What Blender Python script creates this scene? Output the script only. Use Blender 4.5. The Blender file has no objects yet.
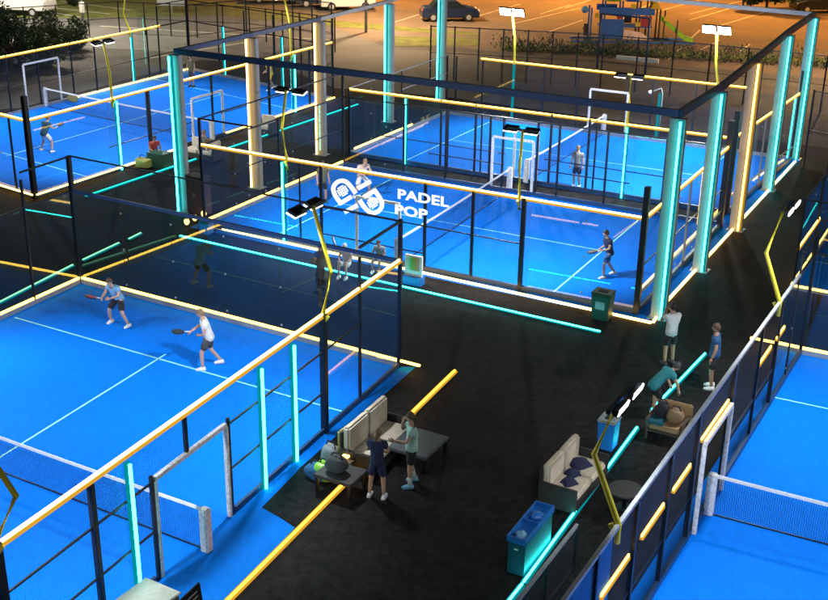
import bpy, bmesh, math, random
from mathutils import Vector, Matrix, Euler
random.seed(7)
S = bpy.context.scene
COL = S.collection
PI = math.pi

# ------------------------------------------------------------------ camera
CAMZ, RX, RY, FPX = 13.4883, 1.1848, -0.0151, 1157.93
cd = bpy.data.cameras.new('camera'); cam = bpy.data.objects.new('camera', cd); COL.objects.link(cam)
cam.location = (0, 0, CAMZ); cam.rotation_euler = (RX, RY, 0)
cd.sensor_width = 36; cd.lens = 36 * FPX / 828; cd.clip_end = 2000; cd.clip_start = .1
S.camera = cam
CM = Euler((RX, RY, 0)).to_matrix()

def ray(u, v):
    return CM @ Vector(((u - 414) / FPX, -(v - 300) / FPX, -1))
def G(u, v, z=0.0):                       # surveyed photo point -> world point at height z
    r = ray(u, v); t = (z - CAMZ) / r.z
    return Vector((0, 0, CAMZ)) + r * t
def proj(P):
    v = CM.transposed() @ (Vector(P) - Vector((0, 0, CAMZ)))
    return (414 + FPX * v.x / -v.z, 300 - FPX * v.y / -v.z)
def W(u, v, P, d):                        # point on the vertical plane through P along d
    n = Vector((-d.y, d.x, 0)); r = ray(u, v)
    t = (n.dot(Vector(P) - Vector((0, 0, CAMZ)))) / n.dot(r)
    return Vector((0, 0, CAMZ)) + r * t
def tx(P0, P1, u, z=0.0):                 # fraction along P0-P1 whose image column is u
    lo, hi = -1.0, 2.0
    f = lambda t: proj(Vector(P0).lerp(Vector(P1), t) + Vector((0, 0, z)))[0]
    s = 1 if f(1) > f(0) else -1
    lo, hi = -.6, 1.6
    for _ in range(40):
        m = (lo + hi) / 2
        if s * (f(m) - u) < 0: lo = m
        else: hi = m
    return (lo + hi) / 2
A = Vector((math.cos(math.radians(-29)), math.sin(math.radians(-29)), 0))
B = Vector((math.cos(math.radians(61.6)), math.sin(math.radians(61.6)), 0))
UP = Vector((0, 0, 1))

# ------------------------------------------------------------------ materials
MATS = {}
def mat(name, col, rough=.6, metal=0, noise=0, scale=3, emit=None, es=1, coat=0, bump=0, spec=None, bscale=None):
    m = bpy.data.materials.new(name); m.use_nodes = True; n = m.node_tree; b = n.nodes['Principled BSDF']
    b.inputs['Base Color'].default_value = (*col, 1); b.inputs['Roughness'].default_value = rough
    b.inputs['Metallic'].default_value = metal
    if spec is not None: b.inputs['Specular IOR Level'].default_value = spec
    if coat: b.inputs['Coat Weight'].default_value = coat
    if noise:
        tc = n.nodes.new('ShaderNodeTexCoord'); nz = n.nodes.new('ShaderNodeTexNoise'); nz.inputs['Scale'].default_value = scale
        nz.inputs['Detail'].default_value = 6; nz.inputs['Roughness'].default_value = .65
        n.links.new(tc.outputs['Object'], nz.inputs['Vector'])
        mx = n.nodes.new('ShaderNodeMix'); mx.data_type = 'RGBA'
        mx.inputs['A'].default_value = (*[c * (1 - noise) for c in col], 1); mx.inputs['B'].default_value = (*[min(1, c * (1 + noise)) for c in col], 1)
        mr = n.nodes.new('ShaderNodeMapRange'); mr.inputs['From Min'].default_value = .3; mr.inputs['From Max'].default_value = .7
        n.links.new(nz.outputs['Fac'], mr.inputs['Value']); n.links.new(mr.outputs['Result'], mx.inputs['Factor'])
        n.links.new(mx.outputs['Result'], b.inputs['Base Color'])
    if bump:
        tc = n.nodes.new('ShaderNodeTexCoord'); nz = n.nodes.new('ShaderNodeTexNoise'); nz.inputs['Scale'].default_value = bscale or scale * 4
        nz.inputs['Detail'].default_value = 4
        n.links.new(tc.outputs['Object'], nz.inputs['Vector'])
        bp = n.nodes.new('ShaderNodeBump'); bp.inputs['Strength'].default_value = bump; bp.inputs['Distance'].default_value = .03
        n.links.new(nz.outputs['Fac'], bp.inputs['Height']); n.links.new(bp.outputs['Normal'], b.inputs['Normal'])
    if emit:
        b.inputs['Emission Color'].default_value = (*emit, 1); b.inputs['Emission Strength'].default_value = es
    MATS[name] = m
    return m
def turf(name, col, n1=.12):
    m = mat(name, col, .75, noise=n1, scale=.35, spec=.06); n = m.node_tree; b = n.nodes['Principled BSDF']
    tc = n.nodes.new('ShaderNodeTexCoord'); nz = n.nodes.new('ShaderNodeTexNoise'); nz.inputs['Scale'].default_value = 22; nz.inputs['Detail'].default_value = 3
    n.links.new(tc.outputs['Object'], nz.inputs['Vector'])
    src = b.inputs['Base Color'].links[0].from_socket; g2 = n.nodes.new('ShaderNodeTexNoise'); g2.inputs['Scale'].default_value = 5.5; g2.inputs['Detail'].default_value = 9; g2.inputs['Roughness'].default_value = .8
    mp = n.nodes.new('ShaderNodeMapping'); mp.inputs['Rotation'].default_value = (0, 0, math.radians(-28)); mp.inputs['Scale'].default_value = (1, .35, 1)
    n.links.new(tc.outputs['Object'], mp.inputs[0]); n.links.new(mp.outputs[0], g2.inputs['Vector'])
    mr = n.nodes.new('ShaderNodeMapRange'); mr.inputs['From Min'].default_value = .3; mr.inputs['From Max'].default_value = .7; mr.inputs['To Min'].default_value = .88; mr.inputs['To Max'].default_value = 1.12
    vm = n.nodes.new('ShaderNodeVectorMath'); vm.operation = 'SCALE'; n.links.new(g2.outputs['Fac'], mr.inputs['Value']); n.links.new(src, vm.inputs[0]); n.links.new(mr.outputs['Result'], vm.inputs['Scale']); n.links.new(vm.outputs[0], b.inputs['Base Color'])
    bp = n.nodes.new('ShaderNodeBump'); bp.inputs['Strength'].default_value = .35; bp.inputs['Distance'].default_value = .02
    n.links.new(nz.outputs['Fac'], bp.inputs['Height']); n.links.new(bp.outputs['Normal'], b.inputs['Normal'])
    return m
M = MATS
turf('court_blue', (.001, .195, .90), .05); turf('apron_blue', (.001, .185, .78), .15)
mat('paint', (.32, .92, .88), .6)
def dark_turf():
    m = mat('dark_turf', (.012, .012, .014), .8, spec=.12); n = m.node_tree; b = n.nodes['Principled BSDF']
    tc = n.nodes.new('ShaderNodeTexCoord')
    def nz(s, det=8):
        q = n.nodes.new('ShaderNodeTexNoise'); q.inputs['Scale'].default_value = s; q.inputs['Detail'].default_value = det
        q.inputs['Roughness'].default_value = .7; n.links.new(tc.outputs['Object'], q.inputs['Vector']); return q
    a, c = nz(.35), nz(5); r = n.nodes.new('ShaderNodeValToRGB')
    mm = n.nodes.new('ShaderNodeMath'); mm.operation = 'MULTIPLY_ADD'; mm.inputs[1].default_value = .45
    n.links.new(a.outputs['Fac'], mm.inputs[0])
    m2 = n.nodes.new('ShaderNodeMath'); m2.operation = 'MULTIPLY'; m2.inputs[1].default_value = .60
    n.links.new(c.outputs['Fac'], m2.inputs[0]); n.links.new(m2.outputs[0], mm.inputs[2])
    n.links.new(mm.outputs[0], r.inputs[0])
    r.color_ramp.elements[0].position = .42; r.color_ramp.elements[0].color = (.001, .0015, .0025, 1)
    r.color_ramp.elements[1].position = .62; r.color_ramp.elements[1].color = (.020, .0175, .018, 1)
    n.links.new(r.outputs[0], b.inputs['Base Color'])
    bp = n.nodes.new('ShaderNodeBump'); bp.inputs['Strength'].default_value = .5; bp.inputs['Distance'].default_value = .02
    f = nz(28, 3); n.links.new(f.outputs['Fac'], bp.inputs['Height']); n.links.new(bp.outputs['Normal'], b.inputs['Normal'])
dark_turf()
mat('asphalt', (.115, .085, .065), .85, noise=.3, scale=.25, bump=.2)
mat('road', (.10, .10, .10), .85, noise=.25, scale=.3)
mat('grass', (.10, .115, .02), .9, noise=.5, scale=1.2, bump=.6)
mat('dirt', (.065, .062, .055), .9, noise=.4, scale=.6)
mat('mark_white', (.40, .38, .33), .7, noise=.25, scale=2)
mat('black_steel', (.012, .016, .022), .4, .3)
mat('navy_steel', (.014, .055, .15), .45, .1)
mat('grey_steel', (.30, .33, .36), .45, .4, noise=.15, scale=4)
mat('column_white', (.24, .25, .25), .5, noise=.08, scale=3)
mat('pole_yellow', (.62, .55, .03), .45, noise=.1, scale=5)
mat('pad_white', (.62, .64, .68), .7, noise=.35, scale=14)
mat('net_tape', (.8, .82, .84), .7, noise=.12, scale=12)
def led(name, c, s):
    m = bpy.data.materials.new(name); m.use_nodes = True; n = m.node_tree; n.nodes.clear()
    e = n.nodes.new('ShaderNodeEmission'); e.inputs[0].default_value = (*c, 1); e.inputs[1].default_value = s
    o = n.nodes.new('ShaderNodeOutputMaterial'); n.links.new(e.outputs[0], o.inputs[0]); MATS[name] = m
led('led_yellow', (1, .52, .075), 11.0); led('led_cyan', (.03, .80, .76), 18.0); led('led_warm', (1, .56, .13), 9.0); led('led_cream', (1, .60, .18), 9); led('halo_cream', (.75, .46, .14), 1)  # halo_cream paints bloom around the cream strips as dim emission
led('led_ground', (1, .42, .02), 9); led('lens_white', (1, .97, .9), 7); led('flood_lens', (1, .97, .86), 60)
led('led_teal', (.02, .75, .62), 2.2); led('halo_cyan', (.0, .27, .31), 1.0); led('halo_yellow', (.72, .36, .035), 1.0); led('lantern', (1, .6, .15), 5); led('pool_lamp', (1, .8, .5), 20)  # halo_cyan, halo_yellow: dim emission painting the bloom around bright strips
led('led_green', (.35, .9, .5), 1.6); led('sign_glow', (.8, .9, .85), .5)
mat('flood_body', (.02, .025, .03), .4, .5)
def glass(name, tint, refl=1.0, base=.02):
    m = bpy.data.materials.new(name); m.use_nodes = True; n = m.node_tree; n.nodes.clear()
    t = n.nodes.new('ShaderNodeBsdfTransparent'); t.inputs[0].default_value = (*tint, 1)
    g = n.nodes.new('ShaderNodeBsdfGlossy'); g.inputs['Roughness'].default_value = .012; g.inputs[0].default_value = (.9, 1, .88, 1)
    lw = n.nodes.new('ShaderNodeLayerWeight'); lw.inputs[0].default_value = .5
    f = n.nodes.new('ShaderNodeMath'); f.operation = 'POWER'; f.inputs[1].default_value = 5; n.links.new(lw.outputs['Facing'], f.inputs[0])
    a = n.nodes.new('ShaderNodeMath'); a.operation = 'MULTIPLY_ADD'; a.inputs[1].default_value = refl; a.inputs[2].default_value = base; a.use_clamp = True
    x = n.nodes.new('ShaderNodeMixShader'); o = n.nodes.new('ShaderNodeOutputMaterial')
    n.links.new(f.outputs[0], a.inputs[0]); n.links.new(a.outputs[0], x.inputs[0]); n.links.new(t.outputs[0], x.inputs[1]); n.links.new(g.outputs[0], x.inputs[2]); n.links.new(x.outputs[0], o.inputs[0])
    MATS[name] = m
glass('glass', (.92, .96, .96), .7, .045); glass('glass_dark', (.82, .90, .90), 1.0, .11); glass('glass_side', (.9, .95, .95), .5, .05)
def mesh_mat(name, col, step, frac, mix=1.0):
    # welded wire: square grid of wires in the panel's own plane (U along the fence, Z up)
    m = bpy.data.materials.new(name); m.use_nodes = True; n = m.node_tree; n.nodes.clear()
    uv = n.nodes.new('ShaderNodeTexCoord'); sp = n.nodes.new('ShaderNodeSeparateXYZ'); n.links.new(uv.outputs['UV'], sp.inputs[0])
    outs = []
    for ax in ('X', 'Y'):
        d = n.nodes.new('ShaderNodeMath'); d.operation = 'DIVIDE'; d.inputs[1].default_value = step; n.links.new(sp.outputs[ax], d.inputs[0])
        fr = n.nodes.new('ShaderNodeMath'); fr.operation = 'FRACT'; n.links.new(d.outputs[0], fr.inputs[0])
        l = n.nodes.new('ShaderNodeMath'); l.operation = 'LESS_THAN'; l.inputs[1].default_value = frac; n.links.new(fr.outputs[0], l.inputs[0]); outs.append(l)
    mx = n.nodes.new('ShaderNodeMath'); mx.operation = 'MAXIMUM'; n.links.new(outs[0].outputs[0], mx.inputs[0]); n.links.new(outs[1].outputs[0], mx.inputs[1])
    t = n.nodes.new('ShaderNodeBsdfTransparent'); b = n.nodes.new('ShaderNodeBsdfPrincipled'); b.inputs['Base Color'].default_value = (*col, 1); b.inputs['Roughness'].default_value = .5
    x = n.nodes.new('ShaderNodeMixShader'); o = n.nodes.new('ShaderNodeOutputMaterial')
    n.links.new(mx.outputs[0], x.inputs[0]); n.links.new(t.outputs[0], x.inputs[1]); n.links.new(b.outputs[0], x.inputs[2]); n.links.new(x.outputs[0], o.inputs[0])
    MATS[name] = m
mesh_mat('wire_mesh', (.015, .03, .05), .05, .085); mesh_mat('net_mesh', (.01, .02, .05), .045, .16)
mesh_mat('dense_mesh', (.02, .025, .03), .05, .22)
for nm, c, r in (('skin', (.52, .31, .22), .5), ('skin_tan', (.40, .22, .14), .5), ('hair_brown', (.07, .04, .02), .6), ('hair_dark', (.015, .012, .01), .5), ('hair_light', (.20, .12, .06), .6),
    ('cloth_white', (.72, .73, .74), .8), ('cloth_black', (.015, .015, .02), .8), ('cloth_navy', (.012, .02, .07), .8), ('cloth_sky', (.20, .45, .68), .8), ('cloth_mint', (.50, .72, .66), .8),
    ('cloth_teal', (.02, .22, .26), .8), ('cloth_blue', (.02, .10, .26), .8), ('cloth_grey', (.25, .26, .28), .8), ('cloth_charcoal', (.05, .055, .06), .8), ('cloth_yellow', (.60, .45, .05), .8),
    ('cloth_red', (.45, .05, .04), .8), ('cloth_peach', (.65, .50, .40), .8), ('cloth_darkteal', (.02, .07, .09), .8), ('cloth_olive', (.10, .09, .04), .8),
    ('beige', (.60, .53, .42), .85), ('wicker', (.03, .028, .028), .7), ('brown_box', (.035, .02, .017), .6), ('green_bin', (.01, .06, .04), .5), ('blue_plastic', (.015, .15, .50), .4),
    ('teal_plastic', (.015, .09, .13), .4), ('white_plastic', (.42, .44, .38), .45), ('wood', (.30, .19, .09), .6), ('dark_wood', (.06, .04, .03), .6), ('playground_blue', (.03, .13, .50), .5),
    ('slide_green', (.22, .50, .03), .4), ('roof_yellow', (.65, .45, .03), .5), ('plum', (.35, .03, .05), .6), ('salmon', (.8, .6, .55), .6), ('car_navy', (.01, .02, .06), .25), ('car_white', (.55, .56, .58), .3),
    ('car_black', (.01, .01, .012), .25), ('car_silver', (.35, .37, .40), .3), ('rubber', (.012, .012, .012), .9), ('car_glass', (.01, .015, .02), .1), ('bark', (.06, .04, .025), .9),
    ('leaf_dark', (.018, .04, .012), .7), ('leaf_olive', (.055, .065, .02), .7), ('leaf_mid', (.03, .06, .018), .7), ('foam_white', (.75, .76, .78), .6), ('racket_dark', (.03, .035, .05), .4), ('vinyl', (.93, .93, .93), .5), ('grey_panel', (.10, .11, .12), .7), ('olive_bag', (.35, .30, .08), .8)):
    mat(nm, c, r, noise=.14 if 'skin' not in nm else 0, scale=9, bump=.9 if nm.startswith('cloth') else 0)
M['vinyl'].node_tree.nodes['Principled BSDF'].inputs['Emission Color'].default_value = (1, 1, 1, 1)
M['vinyl'].node_tree.nodes['Principled BSDF'].inputs['Emission Strength'].default_value = .95  # film glows by itself to stand for light coming through it

# ------------------------------------------------------------------ builders
def tag(o, label=None, cat=None, group=None, kind=None):
    if label: o['label'] = label
    if cat: o['category'] = cat
    if group: o['group'] = group
    if kind: o['kind'] = kind
    return o
def T(name, label, cat, loc, group=None):
    o = bpy.data.objects.new(name, None); COL.objects.link(o); o.location = loc; o.empty_display_size = .2
    return tag(o, label, cat, group)
def wloc(o):
    v = Vector((0, 0, 0))
    while o: v += Vector(o.location); o = o.parent
    return v
class MB:
    def __init__(s): s.v = []; s.f = []; s.uv = None
    def add(s, vs, fs):
        k = len(s.v); s.v += [Vector(x) for x in vs]; s.f += [[i + k for i in f] for f in fs]; return s
    def box(s, c, sz, ax=None, ay=None, rz=0):
        c = Vector(c)
        if ax is None:
            ax = Vector((math.cos(rz), math.sin(rz), 0))
        if ay is None: ay = Vector((-ax.y, ax.x, 0))
        az = ax.cross(ay).normalized(); X, Y, Z = ax * sz[0] / 2, ay * sz[1] / 2, az * sz[2] / 2
        vs = [c + a * X + b * Y + d * Z for d in (-1, 1) for b in (-1, 1) for a in (-1, 1)]
        return s.add(vs, [(0, 2, 3, 1), (4, 5, 7, 6), (0, 1, 5, 4), (2, 6, 7, 3), (0, 4, 6, 2), (1, 3, 7, 5)])
    def bar(s, p, q, w, h=None):
        p, q = Vector(p), Vector(q); h = h or w; d = (q - p); L = d.length; d.normalize()
        side = d.cross(UP)
        side = B.copy() if side.length < .05 else side.normalized()
        up = side.cross(d)
        vs = [e + a * side * w / 2 + b * up * h / 2 for e in (p, q) for a, b in ((-1, -1), (1, -1), (1, 1), (-1, 1))]
        return s.add(vs, [(0, 1, 2, 3), (7, 6, 5, 4), (0, 4, 5, 1), (1, 5, 6, 2), (2, 6, 7, 3), (3, 7, 4, 0)])
    def tube(s, pts, r, n=8, r2=None, cap=True):
        pts = [Vector(p) for p in pts]; rs = r if isinstance(r, (list, tuple)) else [r + ((r2 if r2 is not None else r) - r) * i / (len(pts) - 1) for i in range(len(pts))]
        vs = []; 
        for i, p in enumerate(pts):
            d = (pts[min(i + 1, len(pts) - 1)] - pts[max(i - 1, 0)]).normalized()
            x = d.cross(UP); x = Vector((1, 0, 0)) if x.length < .02 else x.normalized(); y = x.cross(d)
            vs += [p + (x * math.cos(2 * PI * k / n) + y * math.sin(2 * PI * k / n)) * rs[i] for k in range(n)]
        fs = [(i * n + k, i * n + (k + 1) % n, (i + 1) * n + (k + 1) % n, (i + 1) * n + k) for i in range(len(pts) - 1) for k in range(n)]
        if cap: fs += [tuple(range(n))[::-1], tuple(range((len(pts) - 1) * n, len(pts) * n))]
        return s.add(vs, fs)
    def ell(s, c, r, n=12, m=8, rz=0):
        c = Vector(c); cr, sr = math.cos(rz), math.sin(rz); vs = []
        for i in range(m + 1):
            t = PI * i / m
            for k in range(n):
                a = 2 * PI * k / n; x, y, z = r[0] * math.sin(t) * math.cos(a), r[1] * math.sin(t) * math.sin(a), r[2] * math.cos(t)
                vs.append(c + Vector((x * cr - y * sr, x * sr + y * cr, z)))
        return s.add(vs, [(i * n + k, (i + 1) * n + k, (i + 1) * n + (k + 1) % n, i * n + (k + 1) % n) for i in range(m) for k in range(n)])
    def prism(s, poly, z0, z1):
        n = len(poly); vs = [Vector((p[0], p[1], z0)) for p in poly] + [Vector((p[0], p[1], z1)) for p in poly]
        return s.add(vs, [tuple(range(n))[::-1], tuple(range(n, 2 * n))] + [(i, (i + 1) % n, n + (i + 1) % n, n + i) for i in range(n)])
    def extr(s, pts, d):                  # extrude a 3D polygon by vector d
        n = len(pts); pts = [Vector(p) for p in pts]; d = Vector(d)
        return s.add(pts + [p + d for p in pts], [tuple(range(n))[::-1], tuple(range(n, 2 * n))] + [(i, (i + 1) % n, n + (i + 1) % n, n + i) for i in range(n)])
    def panel(s, P, Q, z0, z1, w=.012):   # thin upright slab along P-Q with UVs in metres
        P, Q = Vector(P), Vector(Q); L = (Q - P).length
        a = [P + UP * z0, Q + UP * z0, Q + UP * z1, P + UP * z1]
        s.add(a, [(0, 1, 2, 3)]); s.uv = (s.uv or []) + [(0, z0), (L, z0), (L, z1), (0, z1)]
        return s
    def build(s, name, m, parent=None, smooth=False, bevel=0, recalc=True):
        me = bpy.data.meshes.new(name); off = wloc(parent) if parent else Vector((0, 0, 0))
        me.from_pydata([v - off for v in s.v], [], s.f)
        if recalc:
            bm = bmesh.new(); bm.from_mesh(me)
            bmesh.ops.recalc_face_normals(bm, faces=bm.faces)
            if bevel:
                bmesh.ops.bevel(bm, geom=[e for e in bm.edges if e.is_manifold and e.calc_face_angle(0) > .5], offset=bevel, segments=2, affect='EDGES', clamp_overlap=True)
            bm.to_mesh(me); bm.free()
        if s.uv:
            l = me.uv_layers.new(name='uv')
            for p in me.polygons:
                for li in p.loop_indices: l.data[li].uv = s.uv[me.loops[li].vertex_index]
        me.materials.append(MATS[m] if isinstance(m, str) else m)
        if smooth:
            for p in me.polygons: p.use_smooth = True
        o = bpy.data.objects.new(name, me); COL.objects.link(o); o.parent = parent
        return o
def struct(name, mb, m):
    return tag(mb.build(name, m, recalc=False), kind='structure')
def sheet(name, pts, z, m):
    mb = MB(); pts = [Vector((p[0], p[1], z)) for p in pts]
    ar = sum(pts[i].x * pts[(i + 1) % len(pts)].y - pts[(i + 1) % len(pts)].x * pts[i].y for i in range(len(pts)))
    if ar < 0: pts = pts[::-1]
    mb.add(pts, [tuple(range(len(pts)))]); return struct(name, mb, m)

# ------------------------------------------------------------------ people (done first while the scene is small)
def skin_mesh(verts, edges, radii, lv=2, smooth=True):
    me = bpy.data.meshes.new('tmp'); me.from_pydata([Vector(v) for v in verts], edges, []); o = bpy.data.objects.new('tmp', me); COL.objects.link(o)
    sk = o.modifiers.new('s', 'SKIN'); sk.use_smooth_shade = smooth; sk.branch_smoothing = .6
    ss = o.modifiers.new('u', 'SUBSURF'); ss.levels = lv; ss.render_levels = lv
    for i, r in enumerate(radii):
        d = me.skin_vertices[0].data[i]; d.radius = (r, r) if not isinstance(r, tuple) else r; d.use_root = (i == 0)
    dg = bpy.context.evaluated_depsgraph_get(); dg.update(); ev = o.evaluated_get(dg)
    out = bpy.data.meshes.new_from_object(ev)
    bpy.data.objects.remove(o); bpy.data.meshes.remove(me)
    return out
STAND = dict(pel=(0, 0, .96), spi=(0, .0, 1.14), che=(0, .01, 1.33), nec=(0, .02, 1.49), hd=(0, .03, 1.60),
    sL=(-.185, 0, 1.42), eL=(-.25, -.01, 1.14), wL=(-.26, .07, .90), sR=(.185, 0, 1.42), eR=(.25, -.01, 1.14), wR=(.26, .07, .90),
    hL=(-.09, 0, .91), kL=(-.11, .03, .50), aL=(-.12, -.01, .09), hR=(.09, 0, .91), kR=(.11, .03, .50), aR=(.12, -.01, .09), tL=(0, 0, 0), tR=(0, 0, 0))
READY = dict(pel=(0, -.06, .86), spi=(0, .03, 1.02), che=(0, .12, 1.19), nec=(0, .2, 1.33), hd=(0, .25, 1.43), sL=(-.19, .12, 1.27), sR=(.19, .12, 1.27),
    eL=(-.27, .22, 1.05), wL=(-.12, .42, 1.02), eR=(.27, .2, 1.04), wR=(.16, .44, 1.0), hL=(-.1, -.05, .83), hR=(.1, -.05, .83),
    kL=(-.25, .12, .47), aL=(-.33, -.02, .09), kR=(.25, .12, .47), aR=(.33, -.02, .09))
STRIDE = dict(STAND, pel=(0, 0, .93), spi=(0, .05, 1.11), che=(0, .10, 1.29), nec=(0, .14, 1.44), hd=(0, .17, 1.55), sL=(-.185, .09, 1.37), sR=(.185, .09, 1.37),
    eL=(-.24, .12, 1.10), wL=(-.18, .34, 1.05), eR=(.24, .02, 1.1), wR=(.2, .25, .98), kL=(-.12, .22, .52), aL=(-.14, .22, .09), kR=(.12, -.04, .48), aR=(.15, -.30, .12))
ARMSUP = dict(STAND, eL=(-.25, .18, 1.22), wL=(-.07, .26, 1.42), eR=(.25, .18, 1.22), wR=(.07, .27, 1.45))
FOLDED = dict(STAND, eL=(-.25, .06, 1.16), wL=(.02, .22, 1.2), eR=(.25, .06, 1.16), wR=(-.02, .24, 1.14), kL=(-.14, .02, .5), aL=(-.17, -.02, .09), kR=(.14, .02, .5), aR=(.17, -.02, .09))
PHONE = dict(STAND, eL=(-.25, .16, 1.17), wL=(-.14, .40, 1.18), eR=(.24, .17, 1.24), wR=(.09, .17, 1.52), kL=(-.12, .05, .5), aL=(-.15, .05, .09), kR=(.13, .0, .5), aR=(.17, -.10, .09))
SIT = dict(STAND, pel=(0, -.02, .52), spi=(0, .02, .70), che=(0, .08, .88), nec=(0, .13, 1.03), hd=(0, .17, 1.14), sL=(-.18, .08, .96), sR=(.18, .08, .96),
    eL=(-.25, .14, .70), wL=(-.14, .36, .62), eR=(.25, .14, .70), wR=(.14, .36, .62), hL=(-.1, .02, .5), hR=(.1, .02, .5), kL=(-.14, .44, .52), aL=(-.14, .42, .09), kR=(.14, .44, .52), aR=(.14, .42, .09))
LEAN = dict(STAND, pel=(0, -.12, .90), spi=(0, .02, 1.06), che=(0, .20, 1.16), nec=(0, .34, 1.22), hd=(0, .43, 1.28), sL=(-.19, .24, 1.19), sR=(.19, .24, 1.19),
    eL=(-.25, .36, .94), wL=(-.2, .46, .70), eR=(.25, .36, .94), wR=(.2, .46, .70), hL=(-.09, -.1, .86), hR=(.09, -.1, .86), kL=(-.12, .0, .48), kR=(.12, .0, .48))
PEOPLE = []
def person(uv, h, face, pose, shirt, shorts, hair, shoes, label, skin='skin', group=None, z=.0, longp=False, cap=None, socks=None, at=None, long_hair=False, sleeve=True):
    base = Vector(at) if at is not None else G(*uv, z); base.z = z
    k = h / 1.75; c, s_ = math.cos(math.radians(face)), math.sin(math.radians(face))
    # local: x right, y forward. forward = (c,s); right = (s,-c)
    def w(p): return Vector((base.x + (p[1] * c + p[0] * s_) * k, base.y + (p[1] * s_ - p[0] * c) * k, base.z + p[2] * k))
    J = {a: Vector(b) for a, b in pose.items()}
    root = T('person', label, 'person', base, group)
    def fin(mesh_or_mb, name, m, parent, smooth=True):
        o = mesh_or_mb.build(name, m, parent, smooth=smooth); return o
    # --- body
    names = ['pel', 'spi', 'che', 'nec', 'hd', 'sL', 'eL', 'wL', 'hL', 'kL', 'aL', 'sR', 'eR', 'wR', 'hR', 'kR', 'aR']
    R = dict(pel=(.12, .09), spi=(.11, .085), che=(.12, .09), nec=.06, hd=.06, sL=.055, eL=.046, wL=.032, hL=.09, kL=.064, aL=.044)
    for q in ('s', 'e', 'w', 'h', 'k', 'a'): R[q + 'R'] = R[q + 'L']
    vs = [J[n] for n in names]; rad = [R[n] for n in names]
    ix = {n: i for i, n in enumerate(names)}
    ed = [('pel', 'spi'), ('spi', 'che'), ('che', 'nec'), ('nec', 'hd'), ('che', 'sL'), ('sL', 'eL'), ('eL', 'wL'), ('che', 'sR'), ('sR', 'eR'), ('eR', 'wR'), ('pel', 'hL'), ('hL', 'kL'), ('kL', 'aL'), ('pel', 'hR'), ('hR', 'kR'), ('kR', 'aR')]
    edges = [(ix[a], ix[b]) for a, b in ed]
    # calf bulge vertices
    me = skin_mesh([v for v in vs], edges, rad, 1)
    mb = MB(); mb.add([w(v.co) for v in me.vertices], [tuple(p.vertices) for p in me.polygons]); bpy.data.meshes.remove(me)
    # head: shaped ellipsoid with jaw, nose, ears
    hd = J['hd']; nk = J['nec']; t = (hd - nk).normalized(); cen = hd + t * .045
    n_, m_ = 14, 10; hv = []
    for i in range(m_ + 1):
        th = PI * i / m_
        for q in range(n_):
            a = 2 * PI * q / n_; zz = math.cos(th); rr = math.sin(th); nar = 1 - .22 * max(0, -zz)
            p = Vector((.078 * rr * math.cos(a) * nar, .096 * rr * math.sin(a) * nar + (.012 if zz < 0 else 0), .118 * zz))
            hv.append(p)
    rot = Vector((0, 0, 1)).rotation_difference(Vector((t.x, t.y * .45, t.z)).normalized())
    mb.add([w(cen + rot @ p) for p in hv], [(i * n_ + q, (i + 1) * n_ + q, (i + 1) * n_ + (q + 1) % n_, i * n_ + (q + 1) % n_) for i in range(m_) for q in range(n_)])
    nose = [(-.012, .094, -.028), (.012, .094, -.028), (0, .122, -.026), (0, .094, .015)]
    mb.add([w(cen + rot @ Vector(p)) for p in nose], [(0, 1, 2), (1, 3, 2), (3, 0, 2)])
    for sx in (-1, 1):
        ear = [(sx * .076, -.015, -.03), (sx * .076, .02, -.02), (sx * .096, -.012, .028), (sx * .076, .018, .03)]
        mb.add([w(cen + rot @ Vector(p)) for p in ear], [(0, 1, 3, 2)])
    # hands: palm and five fingers
    for sd, sx in (('L', -1), ('R', 1)):
        wr, el = J['w' + sd], J['e' + sd]; d = (wr - el).normalized(); sidev = d.cross(Vector((0, 1, 0)));
        sidev = Vector((0, 1, 0)) if sidev.length < .1 else sidev.normalized(); nn = d.cross(sidev)
        pal = wr + d * .05
        mb.tube([w(wr - d * .01), w(wr + d * .03), w(pal + d * .035)], [.026 * k, .036 * k, .034 * k], 8)
        for f in range(4):
            o_ = sidev * (.027 - f * .018); L = (.062, .072, .066, .05)[f]
            p0 = pal + d * .03 + o_; p1 = p0 + d * L * .55 + nn * .012; p2 = p1 + d * L * .3 + nn * .03
            mb.tube([w(p0), w(p1), w(p2)], [.0095 * k, .009 * k, .007 * k], 5)
        p0 = wr + d * .03 + sidev * .03; p1 = p0 + sidev * .03 + d * .03; p2 = p1 + d * .03 + nn * .02
        mb.tube([w(p0), w(p1), w(p2)], [.012 * k, .011 * k, .008 * k], 5)
    fin(mb, 'body', skin, root)
    # face features: eyes, mouth
    ey = MB()
    for sx in (-1, 1): ey.ell(w(cen + rot @ Vector((sx * .03, .088, .006))), (.012 * k, .012 * k, .007 * k), 6, 4)
    ey.ell(w(cen + rot @ Vector((0, .092, -.055))), (.02 * k, .01 * k, .005 * k), 6, 4)
    fin(ey, 'face', 'hair_dark', root)
    # hair
    hb = MB(); hv2 = []; hf = []; mm = 7
    for i in range(mm + 1):
        for q in range(n_):
            a = 2 * PI * q / n_; lim = .42 * PI + (.30 * PI) * (0.5 - .5 * math.sin(a)); th = lim * i / mm
            hv2.append(cen + rot @ Vector((.086 * math.sin(th) * math.cos(a), .103 * math.sin(th) * math.sin(a) - .004, .128 * math.cos(th))))
    hb.add([w(p) for p in hv2], [(i * n_ + q, (i + 1) * n_ + q, (i + 1) * n_ + (q + 1) % n_, i * n_ + (q + 1) % n_) for i in range(mm) for q in range(n_)])
    if long_hair: hb.tube([w(cen + Vector((0, -.09, .03))), w(cen + Vector((0, -.15, -.06))), w(cen + Vector((0, -.13, -.2)))], [.035 * k, .045 * k, .015 * k], 7)
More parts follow.
